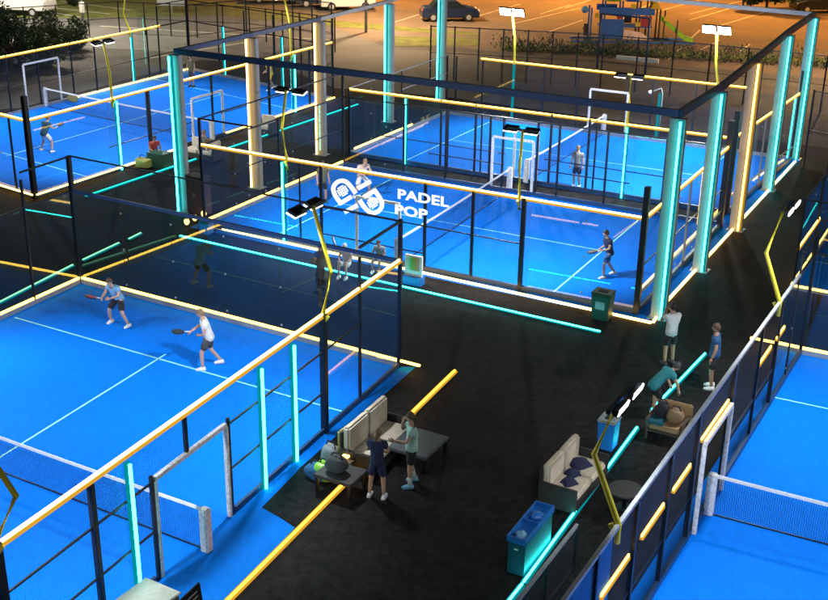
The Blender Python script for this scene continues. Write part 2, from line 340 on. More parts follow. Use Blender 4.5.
    fin(hb, 'cap' if cap else 'hair', cap or hair, root)
    # shirt
    def sub(names2, ed2, r2, extra):
        vv = [J[n] if n in J else extra[n] for n in names2]; i2 = {n: i for i, n in enumerate(names2)}
        return skin_mesh(vv, [(i2[a], i2[b]) for a, b in ed2], r2, 1)
    ex = dict(mL=J['sL'].lerp(J['eL'], .62), mR=J['sR'].lerp(J['eR'], .62), low=J['pel'].lerp(J['spi'], -.95), nk2=J['che'].lerp(J['nec'], .72), sh=J['che'])
    me = sub(['low', 'spi', 'che', 'nk2', 'sL', 'mL', 'sR', 'mR'], [('low', 'spi'), ('spi', 'che'), ('che', 'nk2'), ('che', 'sL'), ('che', 'sR')] + [('sL', 'mL'), ('sR', 'mR')],
             [(.195, .16), (.180, .15), (.20, .158), .10, .115, .085 if sleeve else .07, .115, .085 if sleeve else .07], ex)
    mb = MB(); mb.add([w(v.co) for v in me.vertices], [tuple(p.vertices) for p in me.polygons]); bpy.data.meshes.remove(me); fin(mb, 'shirt', shirt, root)
    fl = 1.0 if longp else .92
    ex2 = dict(top=J['pel'].lerp(J['spi'], .45), eLk=J['hL'].lerp(J['kL'], fl), eRk=J['hR'].lerp(J['kR'], fl), fL=J['kL'].lerp(J['aL'], .92), fR=J['kR'].lerp(J['aR'], .92))
    nm = ['pel', 'top', 'hL', 'eLk', 'hR', 'eRk']; e2 = [('pel', 'top'), ('pel', 'hL'), ('hL', 'eLk'), ('pel', 'hR'), ('hR', 'eRk')]; r2 = [(.17, .14), (.15, .125), .125, .105, .125, .105]
    if longp: nm += ['fL', 'fR']; e2 += [('eLk', 'fL'), ('eRk', 'fR')]; r2 += [.075, .075]
    me = sub(nm, e2, r2, ex2); mb = MB(); mb.add([w(v.co) for v in me.vertices], [tuple(p.vertices) for p in me.polygons]); bpy.data.meshes.remove(me)
    fin(mb, 'trousers' if longp else 'shorts', shorts, root)
    for sd in 'LR':
        a = J['a' + sd]; sh = MB(); zz = a.z - .09
        prof = [(-.045, -.085), (.045, -.085), (.05, .0), (.052, .10), (.035, .17), (0, .185), (-.035, .17), (-.052, .10), (-.05, 0)]
        lo = [w((a.x + p[0], a.y + p[1], zz + .001)) for p in prof]; mi = [w((a.x + p[0], a.y + p[1], zz + .05)) for p in prof]
        hi = [w((a.x + p[0] * .75, a.y + min(p[1], .05) * .8, zz + .10)) for p in prof]; n9 = len(prof)
        sh.add(lo + mi + hi, [tuple(range(n9))[::-1], tuple(range(2 * n9, 3 * n9))] + [(r * n9 + i, r * n9 + (i + 1) % n9, (r + 1) * n9 + (i + 1) % n9, (r + 1) * n9 + i) for r in (0, 1) for i in range(n9)])
        so = fin(sh, 'shoe', shoes, root)
        if socks:
            kk = J['k' + sd]; q = MB().tube([w(a + Vector((0, 0, -.01))), w(a.lerp(kk, .28)), w(a.lerp(kk, .42))], [.05 * k, .052 * k, .06 * k], 8); fin(q, 'sock', socks, root)
    return root, J, w
def racket(wp, direction, label, m='racket_dark', group='padel rackets', sc=1.0):
    wp = Vector(wp); d = Vector(direction).normalized(); sd = d.cross(UP).normalized(); 
    root = T('padel_racket', label, 'racket', wp, group)
    MB().tube([wp - d * .03, wp + d * .15], .016 * sc, 8).build('handle', 'foam_white', root, True)
    c = wp + d * (.15 + .14) * sc; n = 24; nn = sd.cross(d).normalized(); vs = []
    for z in (-.018, .018):
        for k in range(n):
            a = 2 * PI * k / n; vs.append(c + d * .15 * sc * math.cos(a) + sd * .13 * sc * math.sin(a) + nn * z)
    MB().add(vs, [tuple(range(n))[::-1], tuple(range(n, 2 * n))] + [(k, (k + 1) % n, n + (k + 1) % n, n + k) for k in range(n)]).build('face', m, root)
    ring = [c + d * .152 * sc * math.cos(2 * PI * k / n) + sd * .132 * sc * math.sin(2 * PI * k / n) for k in range(n + 1)]
    MB().tube(ring, .021 * sc, 6).build('frame', 'black_steel', root, True)
    return root

aB = math.degrees(math.atan2(B.y, B.x)); aA = math.degrees(math.atan2(A.y, A.x))
# --- the near left court
r, J, w = person((119.5, 325), 1.72, -118, READY, 'cloth_sky', 'cloth_black', 'hair_brown', 'foam_white', 'player in a light blue t-shirt and black shorts crouching near the glass wall')
racket(w(J['wR'] + Vector((.02, .06, 0))), Vector((-.6, -.4, .25)), 'red and dark padel racket held by the player in light blue', 'plum')
r, J, w = person((210.5, 367.5), 1.76, -165, dict(STRIDE, eR=(.3, .14, 1.16), wR=(.12, .44, 1.05), eL=(-.24, .14, 1.06), wL=(.02, .26, .96)), 'cloth_white', 'cloth_charcoal', 'hair_light', 'foam_white', 'player in a white t-shirt striding with his racket held out')
racket(w(J['wR'] + Vector((0, .06, 0))), Vector((-1, -.35, .12)), 'dark round padel racket held out by the player in white', 'racket_dark')
# --- the lounge
person((377, 497), 1.68, 75, FOLDED, 'cloth_navy', 'cloth_navy', 'hair_light', 'foam_white', 'woman in a navy t-shirt and shorts standing with back turned by the beige sofa', 'skin', long_hair=True, sleeve=False)
person((411, 484.5), 1.80, 190, PHONE, 'cloth_mint', 'cloth_black', 'hair_brown', 'cloth_sky', 'man in a pale mint t-shirt and black shorts with a hand at his face', 'skin', socks='foam_white')
# --- the walkway
person((668, 364), 1.80, 110, ARMSUP, 'cloth_white', 'cloth_black', 'hair_dark', 'cloth_charcoal', 'person in white t-shirt and black shorts raising both arms by the corner column', 'skin_tan')
person((710.5, 388), 1.84, 165, dict(STAND, eR=(.28, -.05, 1.15), wR=(.30, 0, .88)), 'cloth_blue', 'cloth_black', 'hair_brown', 'foam_white', 'man in a blue t-shirt and black shorts at the end of the cyan strip', 'skin_tan')
person((656, 415), 1.72, 20, LEAN, 'cloth_teal', 'cloth_black', 'hair_dark', 'foam_white', 'person in a teal shirt bending over the armchair heaped with bags', 'skin', cap='cloth_charcoal')
# --- centre court
r, J, w = person((607.5, 277), 1.68, 195, STRIDE, 'cloth_navy', 'cloth_blue', 'hair_dark', 'foam_white', 'padel player in navy running near the service line of the centre court')
racket(w(J['wL'] + Vector((0, .05, 0))), Vector((-.8, .2, -.2)), 'racket carried by the player in navy', 'racket_dark')
r, J, w = person((362, 197), 1.80, -60, READY, 'cloth_peach', 'cloth_white', 'hair_light', 'foam_white', 'padel player in a pale shirt at the far side of the centre court')
racket(w(J['wR'] + Vector((0, .05, 0))), Vector((.6, -.6, .3)), 'racket held by the player in the pale shirt', 'racket_dark')
person((323, 203), 1.70, -60, STAND, 'cloth_olive', 'cloth_black', 'hair_dark', 'cloth_charcoal', 'padel player in a dark shirt standing left of the lettering on the centre court', 'skin_tan')
# --- between the glass wall and the centre court
person((321, 291), 1.62, 150, FOLDED, 'cloth_charcoal', 'cloth_black', 'hair_dark', 'cloth_black', 'person in dark clothes standing behind the yellow lamp pole of the near left court', 'skin_tan', longp=True)
person((346, 281), 1.55, 250, SIT, 'cloth_peach', 'cloth_white', 'hair_light', 'foam_white', 'seated spectator with a white cap outside the centre court', cap='foam_white', at=G(347, 275))
person((381, 270), 1.5, 250, SIT, 'cloth_grey', 'cloth_charcoal', 'hair_brown', 'foam_white', 'seated spectator in grey without a cap outside the centre court', 'skin_tan', at=G(380, 270))
# --- far centre court
r, J, w = person((576, 187), 1.75, -120, STAND, 'cloth_grey', 'cloth_navy', 'hair_light', 'foam_white', 'padel player in a grey shirt behind the near fence of the far court')
# --- upper left court
r, J, w = person((47, 151.5), 1.74, 60, READY, 'cloth_darkteal', 'cloth_white', 'hair_light', 'foam_white', 'player in a dark teal shirt and white shorts on the upper left court')
racket(w(J['wR'] + Vector((0, .05, 0))), Vector((.5, .6, .3)), 'racket held by the player in white shorts', 'racket_dark')
person((192, 87), 1.78, -120, STAND, 'cloth_olive', 'cloth_charcoal', 'hair_dark', 'cloth_black', 'padel player in an olive shirt at the far end of the upper left court', 'skin_tan')
person((271, 90), 1.80, -140, STRIDE, 'cloth_yellow', 'cloth_yellow', 'hair_light', 'foam_white', 'person dressed in yellow walking beyond the end of the upper left court')
person((155, 163), 1.7, -60, SIT, 'cloth_red', 'cloth_black', 'hair_dark', 'cloth_black', 'person in a red shirt seated behind the green crate beside the upper left court', 'skin_tan')
person((206, 148), 1.72, -30, SIT, 'cloth_grey', 'cloth_charcoal', 'hair_light', 'foam_white', 'person in grey seated on the outdoor sofa beside the upper left court', at=G(202, 158))

# ------------------------------------------------------------------ ground
sheet('ground', [(-400, -60), (400, -60), (400, 700), (-400, 700)], -.02, 'dirt')
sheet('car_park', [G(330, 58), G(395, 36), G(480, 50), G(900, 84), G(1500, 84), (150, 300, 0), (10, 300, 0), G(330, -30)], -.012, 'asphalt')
sheet('road', [G(-300, 78), G(60, 46), G(330, 60), G(420, 60), G(330, 26), G(210, 14), G(90, 16), G(-300, 25)], -.008, 'road')
sheet('forecourt', [G(255, 100), G(330, 45), G(500, 55), G(500, 130), G(330, 130)], -.006, 'road')
tag(sheet('grass', [G(-200, 16), G(90, 18), G(215, 15), G(340, 27), G(480, 36), G(480, 33), G(340, 21), G(240, 4), G(130, -8), G(-200, -4)], -.002, 'grass'), kind='structure')
sheet('grass_verge', [G(395, 36), G(480, 38), G(480, 46), G(395, 46)], -.001, 'grass')
sheet('hedge_verge', [G(500, 50), G(900, 67), G(900, 61), G(500, 44)], .0, 'grass')
club = [G(-900, 700), G(-600, 150), G(20, 108), G(200, 60), G(270, 62), G(335, 88), G(440, 96), G(760, 140), G(1200, 190), G(1900, 900), Vector((12, 5, 0)), Vector((-14, 5, 0))]
sheet('club_floor', club, .0, 'dark_turf')
# parking bays and road edge lines
mk = MB()
def stripe(mb, p, q, w, z):
    p, q = Vector(p), Vector(q); d = (q - p).normalized(); n = Vector((-d.y, d.x, 0)) * w / 2
    vs = [p - n, q - n, q + n, p + n]
    for v in vs: v.z = z
    mb.add(vs, [(0, 1, 2, 3)])
for a, b in [((395, 22), (440, 8)), ((478, 16), (520, 4)), ((512, 24), (580, 8)), ((545, 33), (583, 20)), ((470, 18), (450, 22)), ((668, 60), (700, 30)), ((700, 50), (720, 40)), ((738, 53), (750, 44)), ((690, 20), (745, 4)),
             ((640, 16), (700, 0)), ((620, 14), (660, 2)), ((565, 8), (600, -3)), ((600, 26), (625, 18)), ((690, 14), (745, 0)), ((540, 14), (570, 5)), ((420, 18), (470, 5)), ((705, 30), (765, 12)), ((760, 62), (790, 50))]:
    stripe(mk, G(*a), G(*b), .14, .0)
struct('car_park_markings', mk, 'mark_white')
rk = MB()
for a, b in [((38, 6), (110, 14)), ((38, 10), (80, 17)), ((60, 1), (130, 10)), ((100, 26), (330, 40)), ((150, 58), (260, 40))]: stripe(rk, G(*a), G(*b), .22, .0)
struct('road_markings', rk, 'mark_white')

# ------------------------------------------------------------------ courts
def onl(P, Q, t): return Vector(P).lerp(Vector(Q), t)
L_BL, L_BR = G(81, 283), G(399, 367); L_d = (G(162, 577) - L_BR).normalized(); L_l = (G(5, 318) - L_BL).normalized()
L_FR = L_BR + L_d * 19.2; L_FL = L_BL + L_l * 19.2
B0, B1 = G(205, 226), G(636, 314); B2 = B1 + B * 9.8; B3 = B0 + B * 9.6
C0, C1 = G(349.5, 155), G(726, 214); C2, C3 = Vector((17.1, 50.5, 0)), G(446, 114)
D0, D1, D2, D3 = G(35, 198), G(333, 100), G(190, 70), Vector((-23.6, 50.0, 0))
R_BL = G(800, 354); R_d = (G(703, 512) - R_BL).normalized(); R_FL = R_BL + R_d * 19; Rr = Vector((math.cos(math.radians(-27)), math.sin(math.radians(-27)), 0))
R_BR = R_BL + Rr * 10; R_FR = R_FL + Rr * 10
E0 = Vector((12.35, 34.55, 0)); E1 = E0 + A * 10; E2 = E1 + B * 16; E3 = E0 + B * 16
for nm, q in (('court_floor', [L_BL, L_BR, L_FR, L_FL]), ('court_floor', [B0, B1, B2, B3]), ('court_floor', [C0, C1, C2, C3]), ('court_floor', [D0, D1, D2, D3]), ('court_floor', [R_BL, R_BR, R_FR, R_FL]), ('court_floor', [E0, E1, E2, E3])):
    sheet(nm, q, .012, 'court_blue')
# aprons
sheet('court_apron', [L_BR + L_d * .0, G(416, 367), G(300, 468), G(265, 508), G(295, 528), G(230, 597), G(150, 678), G(60, 720), L_BR + L_d * 17], .008, 'apron_blue')
sheet('court_apron', [B0 - A * .35 - B * .42, G(647, 323), G(800, 160), C2 + B * .4, C2 - A * .4, B3 - A * .35], .006, 'apron_blue')
sheet('court_apron', [R_BL - Rr * .35 + B * .1, R_BL, R_FL, R_FL - Rr * .35], .006, 'apron_blue')
sheet('centre_walkway', [B3 + B * .12, B2 + B * .12, C1 - B * .1, C0 - B * .1], .010, 'dark_turf')
# painted lines
LN = {}
def pline(key, P, Q, w=.055): 
    stripe(LN.setdefault(key, MB()), P, Q, w, .017)
pline('L', G(15, 318), G(342.4, 412)); pline('L', G(166, 354.5), G(166, 354.5) + L_d * 14)
pline('L', G(15, 318) + L_l * 13.2, G(342.4, 412) + L_d * 13.0)
def at2(q, s, t): return q[0].lerp(q[1], s).lerp(q[3].lerp(q[2], s), t)
qB = (B0, B1, B2, B3)
sB = tx(B0, B1, 549); tB = (G(603, 249) - G(549, 291)).length / 9.8
pline('B', at2(qB, sB, 0), at2(qB, sB, 1)); pline('B', at2(qB, 1 - sB, 0), at2(qB, 1 - sB, 1)); pline('B', at2(qB, 1 - sB, .5), at2(qB, sB, .5))
qC = (C0, C1, C2, C3)
pline('C', at2(qC, .155, 0), at2(qC, .155, 1)); pline('C', at2(qC, .845, 0), at2(qC, .845, 1)); pline('C', at2(qC, .155, .5), at2(qC, .845, .5))
qD = (D0, D1, D2, D3)
pline('D', at2(qD, .15, 0), at2(qD, .15, 1)); pline('D', at2(qD, .85, 0), at2(qD, .85, 1)); pline('D', at2(qD, .14, .5), at2(qD, .86, .5))
pline('R', G(773, 397.5), G(773, 397.5) + Rr * 9.4); pline('R', R_FL - R_d * 3 , R_FR - R_d * 3); pline('R', G(773, 397.5) + Rr * 4.8, G(773, 397.5) + Rr * 4.8 + R_d * 13)
qE = (E0, E1, E2, E3); pline('E', at2(qE, 0, .19), at2(qE, 1, .19)); pline('E', at2(qE, 0.5, .18), at2(qE, .5, .8))
for k_, mb in LN.items(): struct('court_lines', mb, 'paint')

# ------------------------------------------------------------------ fences
def fence(name, label, P, Q, out, posts=(), rail=None, rail3=('black_steel', .06), led3=None, h=3.0, base='grey', led0=None, panels=(), cols=(), bars=(), top4=(), led0_out=.0, led0_ext=(0, 0), cat='fence', group=None, thick=.09, ledw=.045, pm='black_steel'):
    P, Q = Vector(P), Vector(Q); d = (Q - P).normalized(); Lg = (Q - P).length; out = Vector(out)
    root = T(name, label, cat, P, group); X = lambda t, z=0: P.lerp(Q, t) + UP * z
    for p in posts:
        t, hh, *r = p; wdt = r[0] if r else thick; m = r[1] if len(r) > 1 else pm
        MB().box(X(t, hh / 2), (wdt, wdt, hh), d).build('post', m, root, bevel=.008)
    for (t0, t1, z, m, wd) in rail or ():
        MB().bar(X(t0, z), X(t1, z), wd).build('rail', m, root)
    for (t0, t1, z) in bars: MB().bar(X(t0, z), X(t1, z), .035).build('crossbar', 'black_steel', root)
    for (t0, t1, m, z) in led3 or ():
        ch = MB().bar(X(t0, z - .03) + out * .0, X(t1, z - .03), ledw * 1.9, .06).build('halo_band', 'halo_yellow', root)  # dim glowing bar, painted bloom around the rail's light strip
        MB().bar(X(t0, z + .025), X(t1, z + .025), ledw * .8, .05).build('light_strip', m, ch)
    if base:
        MB().bar(X(0, .085), X(1, .085), .10, .15).build('base_beam', 'grey_steel' if base == 'grey' else base, root)
    for (t0, t1, m, z, off) in led0 or ():
        MB().bar(X(t0, z) + out * off, X(t1, z) + out * off, .06, .05).build('light_strip', m, root)
    for (t0, t1, z0, z1, m) in panels:
        n = 1 if m != 'glass' and m != 'glass_dark' else max(1, round((t1 - t0) * Lg / 2.0))
        for i in range(n):
            a, b = t0 + (t1 - t0) * i / n + .01 / Lg, t0 + (t1 - t0) * (i + 1) / n - .01 / Lg
            MB().panel(X(a), X(b), z0, z1).build('glass_pane' if 'glass' in m else 'wire_panel', m, root, recalc=False)
            if 'glass' in m and i:
                mb = MB()
                for zz in (.35, 1.5, 2.65): mb.box(X(a, zz), (.05, .03, .05), d)
                mb.build('glass_clamp', 'grey_steel', root)
    for (t, m, hh, *o_) in cols:
        c = MB().box(X(t, hh / 2) + out * .05, (.12, .06, hh), d).build('halo_column', 'halo_cyan' if 'cyan' in m else 'halo_yellow', root, bevel=.006)  # column body glows dimly as painted bloom around its strip
        MB().box(X(t, hh / 2) + out * .12 + d * .0, (.045, .05, hh - .06), d).build('light_strip', m, c)
    return root
def gate(root_lab, P, Q, t0, t1, h=2.15, out=None, r=.055):
    P, Q = Vector(P), Vector(Q); d = (Q - P).normalized(); root = T('padded_gate_frame', root_lab, 'gate', P.lerp(Q, (t0 + t1) / 2), 'padded gate frames beside the nets'); out = out or Vector((0, 0, 0))
    for t in (t0, t1):
        MB().box(P.lerp(Q, t) + UP * (h / 2 + .01) + out, (r * 1.7, r * 1.7, h), d).build('padded_post', 'pad_white', root, bevel=.015)
    MB().bar(P.lerp(Q, t0) + UP * (h + .04) + out, P.lerp(Q, t1) + UP * (h + .04) + out, r * 1.6).build('lintel', 'pad_white', root)
    return root
def net(P, Q, label, z=.9, post0=True, post1=True):
    P, Q = Vector(P), Vector(Q); d = (Q - P).normalized(); root = T('padel_net', label, 'net', P, 'padel nets')
    n = 16; up = []; 
    for i in range(n + 1):
        t = i / n; up.append(P.lerp(Q, t) + UP * (z + .04 * (2 * t - 1) ** 2))
    nm = MB(); nm.uv = []
    for i in range(n):
        a, b = up[i], up[i + 1]; q = [Vector((a.x, a.y, .03)), Vector((b.x, b.y, .03)), b, a]; nm.add(q, [(0, 1, 2, 3)])
        L = (Q - P).length; nm.uv += [(L * i / n, 0), (L * (i + 1) / n, 0), (L * (i + 1) / n, b.z), (L * i / n, a.z)]
    nm.build('netting', 'net_mesh', root, recalc=False)
    tp = MB()
    for i in range(n): tp.bar(up[i], up[i + 1], .02, .075)
    tp.build('tape', 'net_tape', root)
    MB().bar(P + UP * .03, Q + UP * .03, .02, .03).build('bottom_cord', 'black_steel', root)
    for pp, ok in ((P, post0), (Q, post1)):
        if ok:
            MB().box(pp + UP * .5, (.2, .2, 1.0), d).build('padded_post', 'pad_white', root, bevel=.03)
    return root

# near left court
tL = lambda u, z=0: tx(L_BR, L_FR, u, z)
gt0, gt1 = tL(230), tL(162)
t325, t359, t293, t262, t187 = tL(325), tL(360), tL(293), tL(262), tL(193)
t137, t105, t18 = tL(137), tL(105), tL(18)
fR = fence('court_fence', 'near left court side fence with a glowing yellow top rail and cyan light columns', L_BR, L_FR, -L_l.cross(UP) * 0 + A,
    posts=[(0.0, 4.2, .1), (t359, 3.9, .07), (t325, 3.1, .15), (gt1 + .005, 2.3, .07), (gt0 - .005, 2.3, .07), (t105, 3.0, .11), (t18, 3.15, .16), (.92, 3.1, .1)],
    rail=[(0, t359, 4.15, 'black_steel', .06), (t359, t325, 2.15, 'black_steel', .035)],
    led3=[(0, .95, 'led_warm', 3.08)], bars=[(t325, gt0, 1.1), (t325, gt0, 2.15), (gt1, .95, 1.1), (gt1, .95, 2.15)],
    panels=[(0, t359, .17, 4.1, 'glass_side'), (t359, t325, .17, 3.0, 'glass_side'), (t325, gt0, .17, 3.0, 'wire_mesh'), (gt0, gt1, 2.25, 3.0, 'wire_mesh'), (gt1, .95, .17, 3.0, 'wire_mesh')],
    cols=[(t293, 'led_cyan', 2.97), (t262, 'led_cyan', 2.97), (t137, 'led_cyan', 2.97)], base=None, ledw=.055)
MB().box(L_BR.lerp(L_FR, t187) + UP * 2.62, (.08, .08, .76), L_d).build('post', 'black_steel', fR, bevel=.008)
for a, b in ((0, gt0 - .01), (gt1 + .01, .95)):
    MB().bar(L_BR.lerp(L_FR, a) + UP * .085, L_BR.lerp(L_FR, b) + UP * .085, .07, .12).build('base_beam', 'navy_steel', fR)
fence('glass_back_wall', 'dark glass back wall of the near left court with a yellow light strip along its foot', L_BL, L_BR, B,
    posts=[(0, 4.15, .13), ], rail=[(0, 1, 4.15, 'black_steel', .04), (0.0, 1, 3.05, 'navy_steel', .09)],
    led0=[(0.0, 1.055, 'led_yellow', .20, -.0)], panels=[(0, 1, .23, 3.0, 'glass_dark'), (0, 1, 3.1, 4.12, 'wire_mesh')], cat='glass wall')
fence('glass_side_wall', 'dark glass side wall at the left edge of the near left court', L_BL, L_FL, -A,
    posts=[(.105, 3.9, .07), (.3, 3.1, .08), (.6, 3.1, .08), (.95, 3.1, .08)], rail=[(0, .105, 4.12, 'black_steel', .05), (0, .95, 3.05, 'black_steel', .06)],
    led0=[(0, .95, 'led_yellow', .20, 0)], panels=[(0, .21, .23, 3.0, 'glass_dark'), (.21, .95, .17, 3.0, 'wire_mesh')], cat='glass wall')
gate('speckled white padded gate frame in the near left court fence', L_BR, L_FR, gt0, gt1)
netR = L_BR.lerp(L_FR, tL(196)) ; netL_ = L_BL + L_l * (netR - L_BR).length
net(netR + A * .28, netL_, 'net across the near left court with a speckled padded post', .92, True, False)

# centre court (with the lettering)
tb = lambda u, z=0: tx(B0, B1, u, z)
fence('court_fence', 'centre court near fence carrying the white padel lettering under a bright light rail', B0, B1, -B,
    posts=[(0, 4.0, .09), (tb(322), 3.0), (tb(424), 3.0), (tb(470.5), 3.0), (tb(519.5), 3.05, .13), (1, 4.0, .17)] + [(tb(301), 3.0, .05)],
    rail=[(0, .14, 3.97, 'black_steel', .05)], led3=[(0, 1, 'led_warm', 3.03)],
    bars=[(tb(301), tb(519), 1.55), (tb(322), tb(424), .6)], base='navy_steel',
    panels=[(0, .25, .17, 3.0, 'glass'), (.25, tb(370), .17, 3.0, 'wire_mesh'), (tb(424), .78, .17, 3.0, 'wire_mesh'), (tb(370), tb(424), 2.2, 3, 'wire_mesh'), (.78, 1, .17, 3.0, 'glass')],
    cols=[(tb(286), 'led_cyan', 2.95)])
slabA, slabB = G(210, 227), G(651, 323.5)
tag(MB().bar(slabA + UP * .03, slabB + UP * .03, .07, .06).build('ground_light_strip', 'led_warm'), 'white-gold light strip edging the near side of the centre court slab', 'light strip', 'strip lights on the ground')
tag(MB().bar(G(653, 323) + UP * .03, G(656.5, 318) + UP * .03, .07, .06).build('ground_light_strip', 'led_warm'), 'short light strip turning the corner of the centre court slab', 'light strip', 'strip lights on the ground')
tag(MB().bar(G(665, 304) + UP * .03, G(795, 162) + UP * .03, .07, .06).build('ground_light_strip', 'led_warm'), 'golden light strip running between the feet of the tall right columns', 'light strip', 'strip lights on the ground')
rB = lambda z: 0
fence('court_fence', 'centre court right end fence with gold-lit rail behind the cyan columns', B1, B2, A,
    posts=[(.5, 3.0, .07, 'column_white'), (.99, 4.0, .2)], led3=[(0, 1, 'led_yellow', 3.03)], bars=[(0, 1, 1.5)],
    panels=[(0, 1, .17, 3.0, 'glass')], base='navy_steel', rail=[(0, 1, .62, 'column_white', .05)])
fence('court_fence', 'centre court left end fence with a golden strip at its foot', B0, B3, -A,
    posts=[(.5, 3.0, .07), (1, 4.0, .1)], rail=[(0, 1, 3.0, 'black_steel', .05), (0, 1, 3.97, 'black_steel', .05)], led0=[(0, 1, 'led_yellow', .2, .02)], panels=[(0, 1, .17, 3.0, 'glass')], bars=[(0, 1, 1.6)])
fence('court_fence', 'centre court far fence of dark posts in front of the dark strip between two courts', B3, B2, B,
    posts=[(t, 3.0, .08) for t in (.18, .3, .42, .455, .545, .6, .72, .86)], rail=[(0, 1, 3.0, 'black_steel', .05)], panels=[(0, .25, .17, 3, 'glass'), (.25, .46, .17, 3, 'wire_mesh'), (.54, .78, .17, 3, 'wire_mesh'), (.78, 1, .17, 3, 'glass')], bars=[(.25, .46, 1.1), (.54, .78, 1.1)], base='navy_steel')
bn0, bn1 = B0.lerp(B1, tb(399)), B3.lerp(B2, tx(B3, B2, 508))
net(bn0 - B * .1, bn1 + B * .1, 'net across the centre court ending left of the advertising board')
g = lambda u: tx(B3, B2, u)
gate('white gate frame at the far side of the centre court near the net end', B3, B2, g(491), g(531))
gate('white padded gate frame of the centre court behind the letters of the logo', B0, B1, tb(357), tb(399), 2.1)

# far centre court
tc = lambda u, z=0: tx(C0, C1, u, z)
fence('court_fence', 'far court near fence with yellow top rail running behind the dark cross beam', C0, C1, -B,
    posts=[(0, 3.0, .09), (tc(440), 3.0, .08), (tc(447), 3.0, .06), (tc(474), 3.0, .08), (tc(480), 3.0, .06), (tc(548), 3.0), (tc(585), 3.0), (tc(592), 3.0, .07), (1, 4.0, .2)],
    led3=[(0, 1, 'led_yellow', 2.95)], bars=[(.1, .45, 1.1), (.55, .9, 1.1)], base='navy_steel',
    panels=[(0, .22, .17, 2.9, 'glass'), (.22, .45, .17, 2.9, 'wire_mesh'), (.55, .78, .17, 2.9, 'wire_mesh'), (.78, 1, .17, 2.9, 'glass')],
    cols=[(tc(406), 'led_cyan', 2.9), (tc(622), 'led_cyan', 2.9)])
tf = lambda u, z=0: tx(C3, C2, u, z)
fence('court_fence', 'far court back fence with a long yellow rail and yellow lamp poles', C3, C2, B,
    posts=[(tf(x), 3.0, .07) for x in (455, 481, 541, 575, 648, 690)] + [(1, 4, .1)], led3=[(tf(479), tf(752), 'led_yellow', 3.0)], base='grey',
    panels=[(0, .25, .17, 2.9, 'glass'), (.25, .46, .17, 2.9, 'wire_mesh'), (.54, .75, .17, 2.9, 'wire_mesh'), (.75, 1, .17, 2.9, 'glass')], cols=[(tf(511), 'led_cyan', 2.95), (tf(655), 'led_cyan', 2.3)])
fence('court_fence', 'far court right end fence with gold-lit rail between the yellow and cyan columns', C1, C2, A,
    posts=[(.45, 3.0, .07, 'column_white')], led3=[(0, 1, 'led_yellow', 3.0)], rail=[(0, 1, .62, 'column_white', .05)], panels=[(0, 1, .17, 3.0, 'glass')], base='navy_steel')
fence('court_fence', 'far court left end fence with a faint golden strip on the floor', C0, C3, -A, posts=[(.5, 3, .05), (1, 3, .08)], led0=[(0.05, .62, 'led_warm', .2, .02)],
    rail=[(0, 1, 3.0, 'grey_steel', .04), (.5, 1, 2.1, 'grey_steel', .04)], panels=[(0, 1, .17, 3.0, 'glass')])
cn0, cn1 = C0.lerp(C1, tc(526)), C3.lerp(C2, tf(602.5))
net(cn0, cn1 + B * .1, 'net across the far court behind the dark cross beam')
gate('white gate frame in the back fence of the far court', C3, C2, tf(587.5), tf(624.5), 2.1)
gate('white gate frame in the near fence of the far court', C0, C1, tc(513), tc(536), 2.1)

# upper left court
td = lambda u, z=0: tx(D0, D1, u, z)
fence('court_fence', 'upper left court near fence with its rail shifting from white to gold', D0, D1, A,
    posts=[(0, 4.0, .19), (td(152), 3.0, .14), (td(214), 3.0), (td(252), 3.0, .07), (td(270), 3.0, .1), (td(310), 3.0), (1, 4.6, .09)], led3=[(0, .62, 'led_warm', 3.05), (.62, 1, 'led_yellow', 3.05)],
    led0=[(0, .47, 'led_warm', .15, .1), (.56, 1, 'led_yellow', .15, .1)], base='navy_steel', bars=[(.2, .45, 1.1), (.55, .8, 1.1)],
    panels=[(0, .2, .17, 3.0, 'glass'), (.2, .46, .17, 3.0, 'wire_mesh'), (.56, .8, .17, 3.0, 'wire_mesh'), (.8, 1, .17, 3.0, 'glass')],
    cols=[(td(120), 'led_cyan', 2.98), (td(294), 'led_cyan', 2.98)])
fence('glass_back_wall', 'glass wall at the left end of the upper left court with golden strip and rail', D0, D3, -B,
    posts=[(.1, 3, .07), (.5, 3, .07), (1, 4, .1)], led3=[(0, 1, 'led_yellow', 3.05)], led0=[(0, 1, 'led_warm', .15, .1)], panels=[(0, 1, .17, 3.0, 'glass')], base='navy_steel', cat='glass wall')
td2 = lambda u, z=0: tx(D3, D2, u, z)
fence('court_fence', 'upper left court far fence in front of the bushes with a gold rail', D3, D2, -A,
    posts=[(td2(x), 3, .07) for x in (12, 42, 75, 98, 150)] + [(1, 4.2, .13), (td2(161), 4.0, .07)], led3=[(0, td2(163), 'led_yellow', 2.9)],
    rail=[(td2(160), 1, 4.1, 'black_steel', .05), (td2(160), 1, 2.9, 'black_steel', .06)], bars=[(.1, 1, 1.3)],
    led0=[(td2(70), 1, 'led_warm', .12, -.1)], panels=[(0, .8, .17, 2.9, 'wire_mesh'), (.8, 1, .17, 4.0, 'glass_dark')], cols=[(td2(136), 'led_cyan', 2.85)])
fence('court_fence', 'mesh fence at the far end of the upper left court with a cyan column', D2, D1, B,
    posts=[(0.42, 4.0, .07), (.62, 4.0, .08), (.8, 4, .07)], rail=[(0, 1, 4.1, 'black_steel', .05), (0, 1, 2.9, 'black_steel', .05)], led0=[(0, 1, 'led_warm', .12, 0)],
    panels=[(0, 1, .17, 4.0, 'wire_mesh')], cols=[(tx(D2, D1, 224), 'led_cyan', 2.9), (tx(D2, D1, 282), 'led_cyan', 2.9)])
dn0, dn1 = D0.lerp(D1, td(209)), D3.lerp(D2, td2(46))
net(dn0 + A * .2, dn1, 'net across the upper left court')
